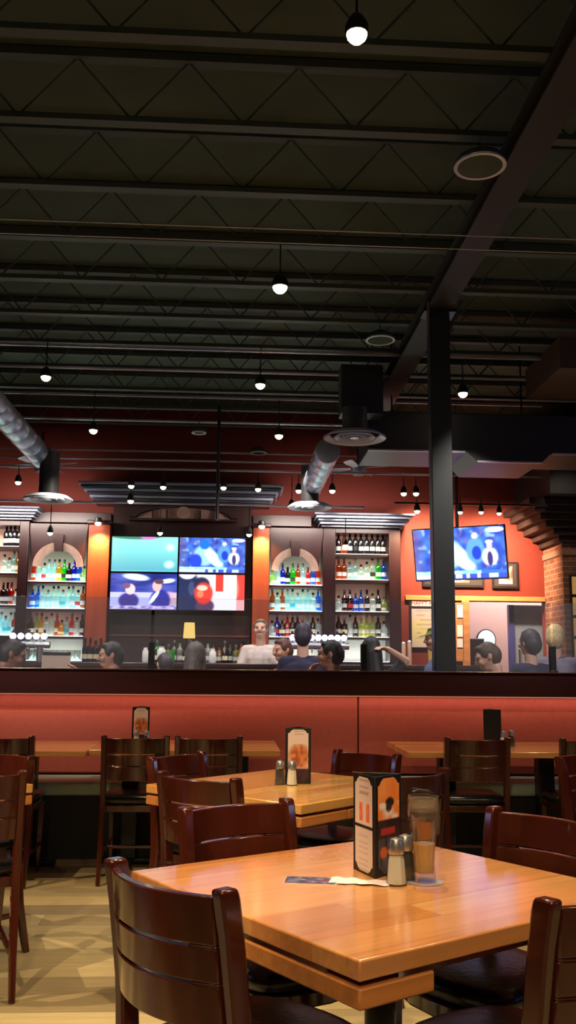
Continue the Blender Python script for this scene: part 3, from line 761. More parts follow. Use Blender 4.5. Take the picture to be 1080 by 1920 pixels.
SLs = zs(15, [1023,1073,1133,1190]); ALs = zs(105, [1089,1140,1192,1238]); ARs = zs(555, [1096,1145,1194,1240]); SRs = zs(680, [1038,1086,1146,1194,1240])
cabinet('side_shelf_unit','tall open shelf unit cut by the left photo edge',X(-75),X(31),.12,X(49)-X(31),Z(20,976),SLs,[0,0,0,1],cornice=(Z(20,976),Z(20,955),.1,X(75)-X(49)))
cabinet('side_shelf_unit','tall open shelf unit between the right arch and the orange wall',X(629),X(730),X(629)-X(606),X(752)-X(730),Z(680,991),SRs,[0,0,0,0,1],cornice=(Z(680,991),Z(680,968),X(606)-X(586),X(772)-X(752)))
def arch_unit(label, px0, px1, cx, shelves, ytop, ycen, rpx):
    x0, x1 = X(px0), X(px1); zt = Z(cx, ytop)
    t = cabinet('arched_shelf_unit', label, x0, x1, .004, .004, zt, shelves, [1,1,0,1])
    # fascia board with a round arch cut in it
    zc = Z(cx, ycen); xc = X(cx)-(x0+x1)/2; r = rpx*12.1/F_; w_ = (x1-x0)/2; b = MB(); n = 20
    inner = [(xc+r*cos(pi-pi*i/n), zc+r*sin(pi-pi*i/n)) for i in range(n+1)]
    outer = []
    for i in range(n+1):
        x = -w_+2*w_*i/n; outer.append((x, zt-.062))
    inner[0] = (max(-w_, inner[0][0]), zc); inner[-1] = (min(w_, inner[-1][0]), zc)
    b.loft([[(a[0],-.012,a[1]),(a[0],.012,a[1]),(c[0],.012,c[1]),(c[0],-.012,c[1])] for a, c in zip(inner, outer)])
    b.build('arch_fascia', 'mahog', t)
    b = MB(); ro, ri = r*1.0, r*.70
    b.loft([[(xc+q*cos(a), y, zc+q*.96*sin(a)) for q, y in ((ri,.02),(ro,-.03),(ro,-.005),(ri,.06))] for a in [pi-pi*i/24 for i in range(25)]])
    b.build('arch_surround', 'stone', t, smooth=25)
    b = MB(); b.prism([(xc-.05,zc+ri*.85),(xc+.05,zc+ri*.85),(xc+.065,zc+ro*1.28),(xc-.065,zc+ro*1.28)], 'y', -.06, .03); b.build('keystone', 'mahog', t, bevel=.005)
    return t
arch_unit('arched shelf unit left of the television wall',51,160,107,ALs,982,1062,46)
arch_unit('arched shelf unit right of the television wall',505,605,553,ARs,990,1070,44)
def pil(px0, px1, ytop, label):
    x0, x1 = X(px0), X(px1); zt = Z((px0+px1)/2, ytop); t = thing('pilaster', label, 'pilaster', ((x0+x1)/2,BF-.05,0)); w_ = (x1-x0)/2
    MB().b2((-w_,0,1.31), (w_,.42,zt)).build('shaft', 'pilaster', t, bevel=.004)
    MB().b2((-w_-.02,-.04,zt), (w_+.02,.42,zt+.05)).build('capital', 'mahog', t, bevel=.01)
    return (x0+x1)/2, zt
pa = pil(163,203,984,'orange lit wooden pilaster left of the four televisions')
pb = pil(473,504,990,'orange lit wooden pilaster right of the four televisions')
# dark wood field behind and above the televisions
pn = thing('bar_panelling', 'dark mahogany wall panelling behind and above the four televisions', 'panelling', ((X(205)+X(471))/2,BF+.1,0)); w_ = (X(471)-X(205))/2
zt = Z(340,946); MB().b2((-w_,0,1.31), (w_,.28,zt)).build('field', 'mahog', pn)
zr = Z(340,1192); MB().b2((-w_+.01,-.02,zr-.01), (w_-.01,0,zr+.012)).build('rail', mat('rail_wood', (120,60,52), .35), pn)
xa_, xb_ = X(-75), X(752)
for (n_, lab, p0, p1, yt, yb) in (('frieze_panel','dark wooden frieze above the left arched shelves',51,204,966,985),('frieze_panel','dark wooden frieze above the right arched shelves',471,586,972,992)):
    tag(MB().b2((X(p0)+.012,BF+.06,max(Z(p0,yb)+.055, 0)), (X(p1)-.012,BW-.01,Z(p0,yt)+.06)).build(n_, 'mahog', bevel=.004), lab, 'panel')
# big crown moulding over the televisions
cr = thing('crown_moulding', 'long stepped crown moulding high above the four televisions', 'moulding', ((X(145)+X(528))/2,BF,0)); w_ = (X(528)-X(145))/2
zA, zB = Z(340,944), Z(340,914)
for i in range(6):
    f = i/5; a = zA+(zB-zA)*i/6; b_ = zA+(zB-zA)*(i+1)/6
    MB().b2((-w_+.16*(1-f),-.12-.22*f,a+.003), (w_-.16*(1-f),.37,b_-.003)).build('step', 'crown_lit' if i % 2 else 'crown', cr, bevel=.004)
# fan shaped pediment
pe = thing('pediment', 'shallow dark arched pediment with pale panels and a round medallion above the televisions', 'pediment', (X(340),BF+.04,Z(340,972)))
b = MB(); wd, hh = .62, .15
b.loft([[(wd*x*q, y, hh*sqrt(max(0,1-x*x))*q) for q, y in ((1.0,-.03),(1.0,.055),(1.13,.055),(1.13,-.03))] for x in [-.995+1.99*i/30 for i in range(31)]]); b.build('arch_rim', 'mahog', pe, smooth=25)
b = MB(); pts = [(wd*.98*x, hh*.98*sqrt(max(0,1-x*x))) for x in [-1+2*i/30 for i in range(31)]]; b.prism(pts, 'y', .02, .055); b.build('field', 'stone', pe)
b = MB(); b.prism([(.085*cos(2*pi*k/28), .075+.085*sin(2*pi*k/28)) for k in range(28)], 'y', -.04, .02); b.build('medallion', 'stone', pe, bevel=.006)
b = MB()
for x in (-.40,-.22,.22,.40): b.b2((x-.008,-.02,0), (x+.008,.02,.12))
b.build('ribs', 'mahog', pe)
MB().b2((-wd*1.13,-.04,-.03), (wd*1.13,.055,-.001)).build('sill', 'mahog', pe)
# back counter
bc = thing('back_bar_counter', 'dark wooden back bar counter under the bottle shelves', 'counter', (0,11.7,0))
MB().b2((X(-75)-.12,.05,0), (X(752),.68,1.27)).build('body', 'mahog', bc)
MB().b2((X(-75)-.14,0,1.2705), (X(752)+.02,.69,1.3085)).build('counter_top', 'cap', bc, bevel=.006)

# ------------------------------------------------------------------ bottles
BP = {}
SH = {'tall':[(.0,.0),(.036,.0),(.038,.006),(.038,.165),(.030,.190),(.015,.205),(.0135,.262)],
      'square':[(.0,.0),(.041,.0),(.043,.006),(.043,.150),(.036,.165),(.016,.176),(.0145,.215)],
      'squat':[(.0,.0),(.048,.0),(.050,.010),(.050,.09),(.040,.125),(.018,.145),(.016,.180)],
      'wine':[(.0,.0),(.035,.0),(.037,.006),(.037,.175),(.030,.200),(.0155,.222),(.0145,.280)]}
BC = {'clear':(228,246,242),'ice':(206,242,246),'green':(40,220,80),'blue':(60,70,215),'azure':(70,150,235),'red':(235,80,60),'pink':(235,150,170),
      'amber':(214,132,50),'gold':(236,196,80),'brown':(110,58,36),'dark':(22,22,26),'pale':(210,226,160),'orange':(240,110,70)}
LC = {'white':(186,190,188),'cream':(220,206,170),'black':(26,26,30),'redl':(180,40,50),'teal':(60,150,160)}
for k, c in BC.items(): M['g_'+k] = bottleglass(k+'_bottle_glass', c) if k != 'dark' else mat('dark_bottle_glass', c, .12)
for k, c in LC.items(): M['l_'+k] = mat(k+'_label', c, .5)
CN = {'clear':'clear','ice':'pale icy','green':'bright green','blue':'deep blue','azure':'light blue','red':'red','pink':'pink','amber':'amber','gold':'golden','brown':'brown','dark':'dark','pale':'pale yellow-green','orange':'orange'}
def bottle(shape, colr, lab, loc, label, group):
    k = (shape, colr, lab)
    if k in BP: return copy_thing(BP[k], loc, random.uniform(-.3,.3), label, group)
    t = thing('liquor_bottle' if shape != 'wine' else 'wine_bottle', label, 'bottle', loc, 0, group); p = SH[shape]; p = [(max(r,.002), z) for r, z in p]
    n = 4 if shape == 'square' else 14
    if shape == 'square':
        b = MB(); b.loft([[Vector((r*(1 if z < .16 else 1)*cos(pi/8+q*pi/4), r*sin(pi/8+q*pi/4), z)) for q in range(8)] for r, z in p])
    else: b = MB().lathe(p, 14)
    gb = b.build('glass_body', 'g_'+colr, t, smooth=45)
    zt = p[-1][1]; r = p[-1][0]
    MB().lathe([(r+.001,zt-.004),(r+.002,zt),(r+.0015,zt+.028),(.004,zt+.03)], 10).build('cap', 'l_black' if colr in ('clear','dark','gold') else 'steel', t)
    R_ = p[2][0]+.0012; z0_, z1_ = p[3][1]*.30, p[3][1]*.62; b = MB(); rings = []
    b.loft([[Vector((q*cos(R(-150+i*12)), q*sin(R(-150+i*12)), z)) for q, z in ((R_,z0_),(R_,z1_),(R_-.001,z1_),(R_-.001,z0_))] for i in range(11)])
    b.build('paper_label', 'l_'+lab, gb)
    BP[k] = t; return t
def row(x0, x1, Y, z, items, where, group):
    n = len(items)
    for i, it in enumerate(items):
        s, c, l = it; x = x0+(x1-x0)*(i+.5)/n
        bottle(s, c, l, (x, Y+random.uniform(-.02,.03), z+.0005), '%s glass bottle, %s from left on %s' % (CN[c], ORD[i], where), group)
T, Q, S, Wn = 'tall', 'square', 'squat', 'wine'
w_ = 'white'
row(X(53),X(158),BF+.15,ALs[0],[(T,'orange',w_),(T,'clear',w_),(Q,'clear','redl'),(T,'ice',w_),(T,'ice',w_),(T,'gold','cream'),(T,'green','black'),(Q,'dark',w_),(T,'blue',w_),(T,'azure',w_),(S,'pale',w_)],'top shelf of left arch','top shelf bottles of the left arch')
row(X(53),X(158),BF+.15,ALs[1],[(Q,'azure',w_),(T,'azure','teal'),(T,'clear',w_),(Q,'ice',w_),(T,'clear',w_),(T,'clear',w_),(Q,'ice','teal'),(T,'clear',w_),(T,'ice',w_),(Q,'clear','redl'),(T,'amber',w_)],'second shelf of left arch','second shelf bottles of the left arch')
row(X(53),X(158),BF+.15,ALs[2],[(Q,'brown','cream'),(T,'pale',w_),(T,'gold','cream'),(Q,'clear',w_),(T,'clear',w_),(T,'amber','cream'),(S,'gold','cream'),(Q,'ice','teal'),(T,'red',w_),(Q,'clear',w_),(T,'brown',w_)],'third shelf of left arch','third shelf bottles of the left arch')
row(X(507),X(603),BF+.15,ARs[0],[(S,'pale',w_),(T,'clear',w_),(T,'blue',w_),(Q,'dark',w_),(T,'green','black'),(T,'amber','cream'),(T,'ice',w_),(Q,'red',w_),(T,'azure',w_),(T,'orange',w_)],'top shelf of right arch','top shelf bottles of the right arch')
row(X(507),X(603),BF+.15,ARs[1],[(T,'amber',w_),(Q,'clear',w_),(T,'amber','cream'),(T,'ice',w_),(T,'clear','teal'),(Q,'ice',w_),(T,'clear',w_),(T,'ice',w_),(Q,'clear',w_),(T,'azure',w_)],'second shelf of right arch','second shelf bottles of the right arch')
row(X(507),X(603),BF+.15,ARs[2],[(S,'clear',w_),(T,'blue','redl'),(Q,'brown','cream'),(T,'red',w_),(T,'brown','cream'),(T,'brown',w_),(Q,'amber',w_),(T,'ice',w_),(T,'brown','cream'),(Q,'clear',w_)],'third shelf of right arch','third shelf bottles of the right arch')
row(X(632),X(728),BF+.15,SRs[0],[(Wn,'dark',w_),(Wn,'amber','cream'),(Wn,'dark',w_),(Wn,'dark','black'),(Wn,'dark',w_),(Wn,'dark',w_),(Wn,'dark',w_),(Wn,'dark','cream'),(Wn,'dark',w_)],'top shelf beside the orange wall','wine bottles on the top right shelf')
row(X(632),X(728),BF+.15,SRs[1],[(T,'amber',w_),(T,'amber',w_),(Q,'ice',w_),(T,'ice',w_),(S,'clear',w_),(Q,'clear',w_),(T,'clear','black'),(T,'green',w_),(T,'azure',w_)],'second shelf beside the orange wall','second shelf bottles of the right unit')
row(X(632),X(728),BF+.15,SRs[2],[(S,'clear',w_),(T,'brown',w_),(T,'brown','redl'),(Q,'azure',w_),(T,'azure',w_),(T,'dark',w_),(Q,'clear',w_),(T,'dark',w_),(S,'pale',w_)],'third shelf beside the orange wall','third shelf bottles of the right unit')
row(X(632),X(728),BF+.15,SRs[3],[(T,'brown',w_),(Q,'brown','cream'),(T,'clear',w_),(T,'brown',w_),(Q,'pale',w_),(T,'pale','cream'),(T,'pale',w_),(T,'brown',w_),(S,'clear',w_)],'fourth shelf beside the orange wall','fourth shelf bottles of the right unit')
for i, (z, it) in enumerate(zip(SLs, ([(Wn,'dark',w_),(Wn,'dark','cream'),(Wn,'dark',w_),(Wn,'dark',w_)],[(Q,'clear',w_),(S,'clear',w_),(T,'ice',w_),(T,'gold',w_)],[(T,'brown',w_),(T,'dark',w_),(T,'red',w_),(S,'clear',w_)],[(T,'ice',w_),(Q,'ice','teal'),(T,'clear','teal'),(T,'orange',w_)]))):
    row(X(-4),X(30),BF+.15,z,it,['top','second','third','lowest'][i]+' shelf at left photo edge','bottles on the left edge shelf unit')
# bottles standing on the back counter under the televisions and beside the pilasters
row(X(165),X(202),11.80,1.309,[(Wn,'dark','cream'),(Wn,'dark','cream'),(Wn,'brown','cream'),(Wn,'dark',w_)],'counter below left pilaster','counter bottles below the left pilaster')
row(X(285),X(470),11.82,1.309,[(T,c,l) if i % 3 else (Q,c,l) for i, (c, l) in enumerate([('clear',w_),('green','cream'),('dark',w_),('pale',w_),('brown',w_),('clear',w_),('dark','cream'),('amber',w_),('brown',w_),('dark',w_),('clear',w_),('dark','cream'),('gold',w_),('brown','cream'),('dark',w_),('pale',w_),('gold','cream'),('dark',w_)])],'counter under the televisions','counter bottles under the televisions')
# stack of bottles in a rack at the right of the televisions: tall dark ones
row(X(455),X(472),11.95,1.309,[(Wn,'dark',w_),(Wn,'dark',w_)],'counter close to right pilaster','counter bottles by the right pilaster')

# lit glass rack low in the left arched unit, glasses in it
gl = None
for r_ in range(2):
    for i in range(9):
        x = X(60)+(X(148)-X(60))*i/8; z = (1.309, ALs[3])[r_]+.0006
        if r_ == 0: continue
        lab = 'upside down clear glass, %s from left on the lit lowest shelf of the left arch' % ORD[i]
        if gl is None:
            gl = tag(MB().lathe([(.030,.0),(.033,.004),(.042,.13),(.040,.13),(.031,.008),(.028,.0)], 16, cap=False).build('drinking_glass', 'shaker'), lab, 'glass', 'glasses low in the left arch'); gl.location = (x,BF+.15,z)
        else:
            o = gl.copy(); col.objects.link(o); o.location = (x,BF+.15,z); o['label'] = lab
# ------------------------------------------------------------------ televisions
def tv(name, label, loc, rot, w_, h_, paint, emit, nx=110, nz=62):
    t = thing(name, label, 'television', loc); t.rotation_euler = rot
    MB().b2((-w_/2,.004,-h_/2), (w_/2,.055,h_/2)).build('casing', 'frame', t, bevel=.004)
    b = MB(); e = .010
    for lo, hi in (((-w_/2,-.006,-h_/2),(w_/2,.006,-h_/2+e)),((-w_/2,-.006,h_/2-e),(w_/2,.006,h_/2)),((-w_/2,-.006,-h_/2),(-w_/2+e,.006,h_/2)),((w_/2-e,-.006,-h_/2),(w_/2,.006,h_/2))): b.b2(lo, hi)
    bz = b.build('bezel', 'frame', t)
    picture('screen', w_-2*e+.004, h_-2*e+.004, nx, nz, paint, bz, (0,.001,0), emit=emit)
    return t
TY = 11.93
cx, cz = (at(205,1075,TY)+at(461,1075,TY))/2, 0
c_ = at(334,1075,TY); ww = (at(461,1075,TY).x-at(207,1075,TY).x)/2; hh_ = (at(334,1006,TY).z-at(334,1145,TY).z)/2
for i, (sx, sz, p_, lab) in enumerate(((-1,1,p_field,'upper left television of the four, showing a pale green field'),(1,1,p_crowd,'upper right television of the four, showing a player before a blue crowd'),(-1,-1,p_studio,'lower left television of the four, showing two people in a studio'),(1,-1,p_game,'lower right television of the four, with red helmet and red bars'))):
    t = tv('television', lab, (c_.x+sx*ww/2, TY, c_.z+sz*hh_/2), (0,0,0), ww-.002, hh_-.002, p_, 1.7)
    t['group'] = 'four televisions over the bar'
    MB().b2((-.15,.055,-.1), (.15,BF+.098-TY,.1)).build('wall_bracket', 'iron', t)
# tilted television on the orange wall
c5 = at(861,1038,11.2)
t5 = tv('television', 'large tilted television hanging behind the black post', c5, (R(13),0,R(-30)), 1.16, .655, p_crowd, 2.0)
hk = MB(); q = t5.rotation_euler.to_matrix().inverted(); 
tp = Vector((at(860,960,11.35).x, 11.45, 4.29)); a_ = q @ (tp-c5); b_ = q @ (Vector((tp.x,11.45,c5.z+.05))-c5)
hk.tube([a_, b_], .022, 8); hk.tube([b_, (0,.05,0)], .022, 8); hk.build('hanging_pole', 'black', t5)
MB().b2((-.14,.05,-.12), (.14,.09,.12)).build('mount_plate', 'black', t5)
# side wall televisions, added out of view for blue reflections on chairs and glass
tv('television', 'added unseen television on the right side wall by the booths', (6.93,6.3,2.5), (0,0,R(-90)), 1.5, .86, p_crowd, 4.5, 60, 34)
tv('television', 'added unseen television on the right side wall beside the front tables', (6.93,.6,2.7), (0,0,R(-90)), 1.5, .86, p_crowd, 4.5, 60, 34)
tv('television', 'added unseen television on the left side wall of the dining area', (-6.93,3.8,2.7), (0,0,R(90)), 1.5, .86, p_crowd, 4.5, 60, 34)

# ------------------------------------------------------------------ right wall area
t = thing('notice_board', 'black framed white specials board with red heading on the orange wall', 'sign', (at(800,1165,BW).x,BW-.03,0))
bx0, bx1 = at(767,1165,BW).x-t.location.x, at(836,1165,BW).x-t.location.x; zt, zb_ = Z(800,1122,BW), Z(800,1216,BW)
MB().b2((bx0,0,zb_), (bx1,.028,zt)).build('frame', 'black', t, bevel=.004)
zh = Z(800,1137,BW); 
MB().b2((bx0+.03,-.004,zh), (bx1-.03,.0,zt-.025)).build('header_panel', 'paper', t)
def p_board(u, v):
    c = mixc((196,184,176), (204,200,140), ell(u,v,.25,.45,.3,.3,1.0))
    k = int(v*26)
    if k % 3 == 0 and .15 < u < .85 and v > .15 and vn(u*9, k*3.3, 2) > .35: c = mixc(c, (150,138,130), .6)
    return c
picture('written_sheet', bx1-bx0-.06, zh-zb_-.05, 30, 50, p_board, t, ((bx0+bx1)/2, -.003, (zh+zb_)/2-.01))
cu = bpy.data.curves.new('heading', 'FONT'); cu.body = 'HAPPY HOUR'; cu.size = .085; cu.align_x = 'CENTER'; cu.align_y = 'CENTER'; cu.extrude = .001
tmp = bpy.data.objects.new('tmp', cu); col.objects.link(tmp); bpy.context.view_layer.update(); me = bpy.data.meshes.new_from_object(tmp.evaluated_get(bpy.context.evaluated_depsgraph_get())); bpy.data.objects.remove(tmp)
o = bpy.data.objects.new('heading_text', me); col.objects.link(o); o.parent = t; o.location = ((bx0+bx1)/2,-.007,(zh+zt)/2-.012); o.rotation_euler = (pi/2,0,0); me.materials.clear(); me.materials.append(mat('red_print', (196,60,66), .5)); o.scale = (.85,1,1)
def picframe(name, label, px0, px1, py0, py1, paint, matc):
    a, b = at(px0,py0,BW-.03), at(px1,py1,BW-.03); c = (a+b)/2; w_, h_ = (b.x-a.x), (a.z-b.z)
    t = thing(name, label, 'picture', (c.x,BW-.035,c.z))
    MB().b2((-w_/2,0,-h_/2), (w_/2,.034,h_/2)).build('frame', 'black', t, bevel=.004)
    MB().b2((-w_/2+.03,-.003,-h_/2+.03), (w_/2-.03,0,h_/2-.03)).build('mat_board', mat(name+'_mat', matc, .6), t)
    picture('print', w_*.52, h_*.66, 20, 26, paint, t, (0,-.0045,0))
picframe('framed_picture','framed picture with dark mat right below the tilted television corner',922,973,1053,1104,lambda u,v: mixc((196,170,140), (120,70,60), (vn(u*4,v*5,3)-.3)*2) if v > .2 else (190,160,150),(40,34,38))
picframe('framed_picture','wide framed picture mostly hidden behind the tilted television',791,908,1050,1102,lambda u,v: mixc((120,90,80),(210,190,170), ell(u,v,.6,.25,.3,.2)),(34,30,32))
for (py0, py1, lab) in ((1134,1158,'upper small white notice in the oak strip right of the post'),(1172,1194,'middle small white notice in the oak strip right of the post'),(1198,1214,'lowest small white notice in the oak strip right of the post')):
    a, b = at(857,py0,BW-.06), at(868,py1,BW-.06)
    tag(MB().b2((a.x,BW-.06,b.z), (b.x,BW-.052,a.z)).build('wall_notice','paper'), lab, 'notice')
a, b = at(857,1130,BW-.03), at(872,1240,BW-.03); tag(MB().b2((a.x-.03,BW-.05,b.z), (b.x-.02,BW-.001,a.z)).build('oak_strip','oak'), 'narrow oak wall strip carrying small white notices', 'panel')
# hallway: round mirror, low cabinet
c = at(912,1200,13.0); t = thing('round_mirror', 'round pale mirror seen through the opening under the orange wall', 'mirror', (c.x,13.66,at(912,1200,13.66).z)); t.location.x = at(912,1200,13.66).x
MB().prism([(.145*cos(2*pi*k/32), .16*sin(2*pi*k/32)) for k in range(32)], 'y', 0, .03).build('rim', 'black', t)
MB().prism([(.13*cos(2*pi*k/32), .145*sin(2*pi*k/32)) for k in range(32)], 'y', -.005, .0).build('pane', mat('glowing_mirror', (205,228,220), .25, emit=.25), t)  # pane made to glow faintly, painted brightness with no lamp behind
tag(MB().b2((at(872,1220,13.4).x,13.3,0), (at(905,1220,13.4).x,13.68,Z(890,1197,13.3))).build('cupboard','mahog',bevel=.01), 'dark wooden cupboard in the hallway left of the round mirror', 'cabinet')
# brick pier with corbelled top and the dark soffit over it
m, nt, b = newmat('brickwork'); tc = N(nt,'ShaderNodeTexCoord'); sp = N(nt,'ShaderNodeSeparateXYZ'); ad = N(nt,'ShaderNodeMath',operation='ADD'); cb = N(nt,'ShaderNodeCombineXYZ')
br_ = N(nt,'ShaderNodeTexBrick',Scale=1.0); br_.inputs['Brick Width'].default_value = .2; br_.inputs['Row Height'].default_value = .07; br_.inputs['Mortar Size'].default_value = .007
br_.inputs['Color1'].default_value = (*lin((150,98,72)),1); br_.inputs['Color2'].default_value = (*lin((108,64,50)),1); br_.inputs['Mortar'].default_value = (*lin((150,128,108)),1)
nt.links.new(tc.outputs['Object'], sp.inputs[0]); nt.links.new(sp.outputs[0], ad.inputs[0]); nt.links.new(sp.outputs[1], ad.inputs[1]); nt.links.new(ad.outputs[0], cb.inputs[0]); nt.links.new(sp.outputs[2], cb.inputs[1])
nt.links.new(cb.outputs[0], br_.inputs['Vector']); nt.links.new(br_.outputs['Color'], b.inputs['Base Color']); b.inputs['Roughness'].default_value = .85; M['brick'] = m
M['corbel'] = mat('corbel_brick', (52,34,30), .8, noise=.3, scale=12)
xp = at(1021,1120,BW).x; zp = Z(1030,1018,11.7)
t = thing('brick_pier', 'brick pier with a stepped corbelled top at the right photo edge', 'pier', (xp,11.66,0))
MB().b2((0,0,0), (XR-xp-.03,BW-11.66-.012,zp)).build('brickwork', 'brick', t)
for i in range(6):
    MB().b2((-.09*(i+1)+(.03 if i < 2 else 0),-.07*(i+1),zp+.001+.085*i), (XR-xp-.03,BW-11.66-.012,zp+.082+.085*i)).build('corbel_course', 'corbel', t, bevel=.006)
MB().b2((-.02,-.03,zp-.16), (XR-xp-.03,BW-11.66-.013,zp-.08)).build('string_course', mat('pale_brick', (150,112,92), .8), t, bevel=.008)
tag(MB().b2((at(1032,930,11.0).x,11.0,zp+.52), (XR-.02,BW-.01,4.28)).build('soffit_box', 'ductdark'), 'black boxed soffit above the brick pier at the right', 'soffit')
xw0, xw1 = at(1072,1150,11.6).x, at(1110,1150,11.6).x
t = thing('window_lantern', 'amber glowing panel with dark bars at the far right edge by the brick pier', 'lamp', ((xw0+xw1)/2,11.62,0))
z0_, z1_ = Z(1078,1235,11.6), Z(1078,1078,11.6)
MB().b2((-(xw1-xw0)/2,0,z0_), ((xw1-xw0)/2,.035,z1_)).build('frame', 'black', t, bevel=.004)
for k in range(4):
    za_ = z0_+(z1_-z0_)*k/4+.02; zb2 = z0_+(z1_-z0_)*(k+1)/4-.02
    MB().b2((-(xw1-xw0)/2+.025,-.006,za_), ((xw1-xw0)/2-.025,.0,zb2)).build('pane', emis('amber_pane', (214,160,84), .55), t)

# ------------------------------------------------------------------ front bar counter with tap towers
fb = thing('bar_counter', 'long dark front bar counter behind the glass where the patrons sit', 'counter', (0,10.05,0))
MB().b2((-4.2,.12,0), (2.75,.62,1.27)).build('body', 'mahog', fb)
MB().b2((-4.25,0,1.2705), (2.8,.66,1.318)).build('counter_top', 'cap', fb, bevel=.01)
M['badge'] = emis('lit_badge', (225,235,255), 7)
M['badgev'] = emis('lit_badge_violet', (205,200,255), 8)
def tower(name, label, px0, px1, py, n, m_):
    a, b = at(px0,py,10.4), at(px1,py,10.4); c = (a.x+b.x)/2; t = thing(name, label, 'beer taps', (c,10.4,1.3185)); z = (a.z+b.z)/2-1.3185; w_ = (b.x-a.x)/2
    MB().tube([(-w_-.06,0,z-.09),(w_+.06,0,z-.09)], .038, 16).build('crossbar', 'steel', t)
    for s in (-1,1): MB().tube([(s*w_*.7,0,.0),(s*w_*.7,0,z-.1)], .03, 14).build('column', 'steel', t)
    for k in range(n):
        x = -w_+2*w_*k/(n-1)
        MB().prism([(x+.034*cos(2*pi*q/20), z+.034*sin(2*pi*q/20)) for q in range(20)], 'y', -.05, -.03).build('lit_badge', m_, t)
        MB().tube([(x,-.03,z-.12),(x,-.07,z-.14),(x,-.07,z-.19)], .009, 8).build('faucet', 'chrome', t)
        MB().tube([(x,-.02,z-.05),(x,-.015,z+.07)], [.008,.014], 8).build('handle', 'black', t)
tower('beer_tap_tower','steel beer tap tower with round white lit badges at the left of the bar',26,84,1193,5,'badge')
tower('beer_tap_tower','steel beer tap tower with bright violet white badges right of the bartender',548,644,1196,9,'badgev')
# tall pale tap handles / candles right of the arm
for px, lab in ((757,'shorter left one of two pale cylinders on the bar beside the raised arm'),(768,'taller right one of two pale cylinders on the bar beside the raised arm')):
    p = at(px,1235,10.2); hgt = Z(px,1204 if px < 760 else 1201,10.2)-1.3185
    t = thing('tap_handle', lab, 'tap handle', (p.x,10.2,1.3185)); MB().lathe([(.022,0),(.024,.01),(.022,hgt*.85),(.018,hgt*.9)], 16).build('shaft', mat('pale_handle', (206,164,130), .4), t); MB().ball((0,0,hgt*.93), .022).build('finial', 'white', t)
# yellow shaded lamp
p = at(355,1182,10.3); t = thing('table_lamp', 'little bar lamp with a glowing yellow shade', 'lamp', (p.x,10.3,1.3185)); h_ = p.z-1.3185
MB().lathe([(.05,0),(.05,.012),(.010,.03),(.008,h_-.05)], 16).build('stand', 'steel', t)
MB().lathe([(.066,h_-.085),(.056,h_+.085)], 4, cap=False).build('lamp_shade', emis('yellow_shade', (246,206,110), 1.6), t, smooth=20)
# register, jugs and cups on the bar
p = at(105,1235,9.0); t = thing('payment_terminal', 'beige backed payment terminal with dark top edge, left of centre behind the glass', 'terminal', (p.x,9.0,0))
tb = Z(105,1222,9.0); MB().b2((-.135,0,1.06), (.135,.03,tb-.03)).build('rear_shell', mat('beige_shell', (186,164,146), .5), t, bevel=.012)
MB().b2((-.13,-.004,tb-.034), (.13,.05,tb)).build('top_edge', 'iron', t, bevel=.01); MB().b2((-.03,.01,1.0), (.03,.04,1.06)).build('neck', 'iron', t); MB().b2((-.1,-.06,.985), (.1,.1,1.0)).build('foot', 'iron', t)
tag(MB().b2((p.x-.35,8.88,0), (p.x+.35,9.35,.984)).build('service_cabinet','mahog',bevel=.01), 'dark wooden service cabinet under the beige payment terminal', 'cabinet')
for px, y0_, m_, lab, r_ in ((273,1214,'white','tall white plastic jug on the bar beside the left black clip',.035),(303,1212,'white','pale jug standing on the bar right of the left clip',.05),(322,1218,'g_green','greenish tinted pitcher on the bar before the counter bottles',.04),(399,1216,'white','white cup stack on the bar right of the grey haired patron',.04)):
    p = at(px,y0_,10.15); h_ = p.z-1.3185
    tag(MB().lathe([(r_*.8,0),(r_,.02),(r_*.9,h_*.75),(r_*.55,h_*.9),(r_*.6,h_)], 18, (p.x,10.15,1.3185)).build('pitcher', m_), lab, 'pitcher')
p = at(683,1220,8.9)
pc = at(926,1249,7.7)
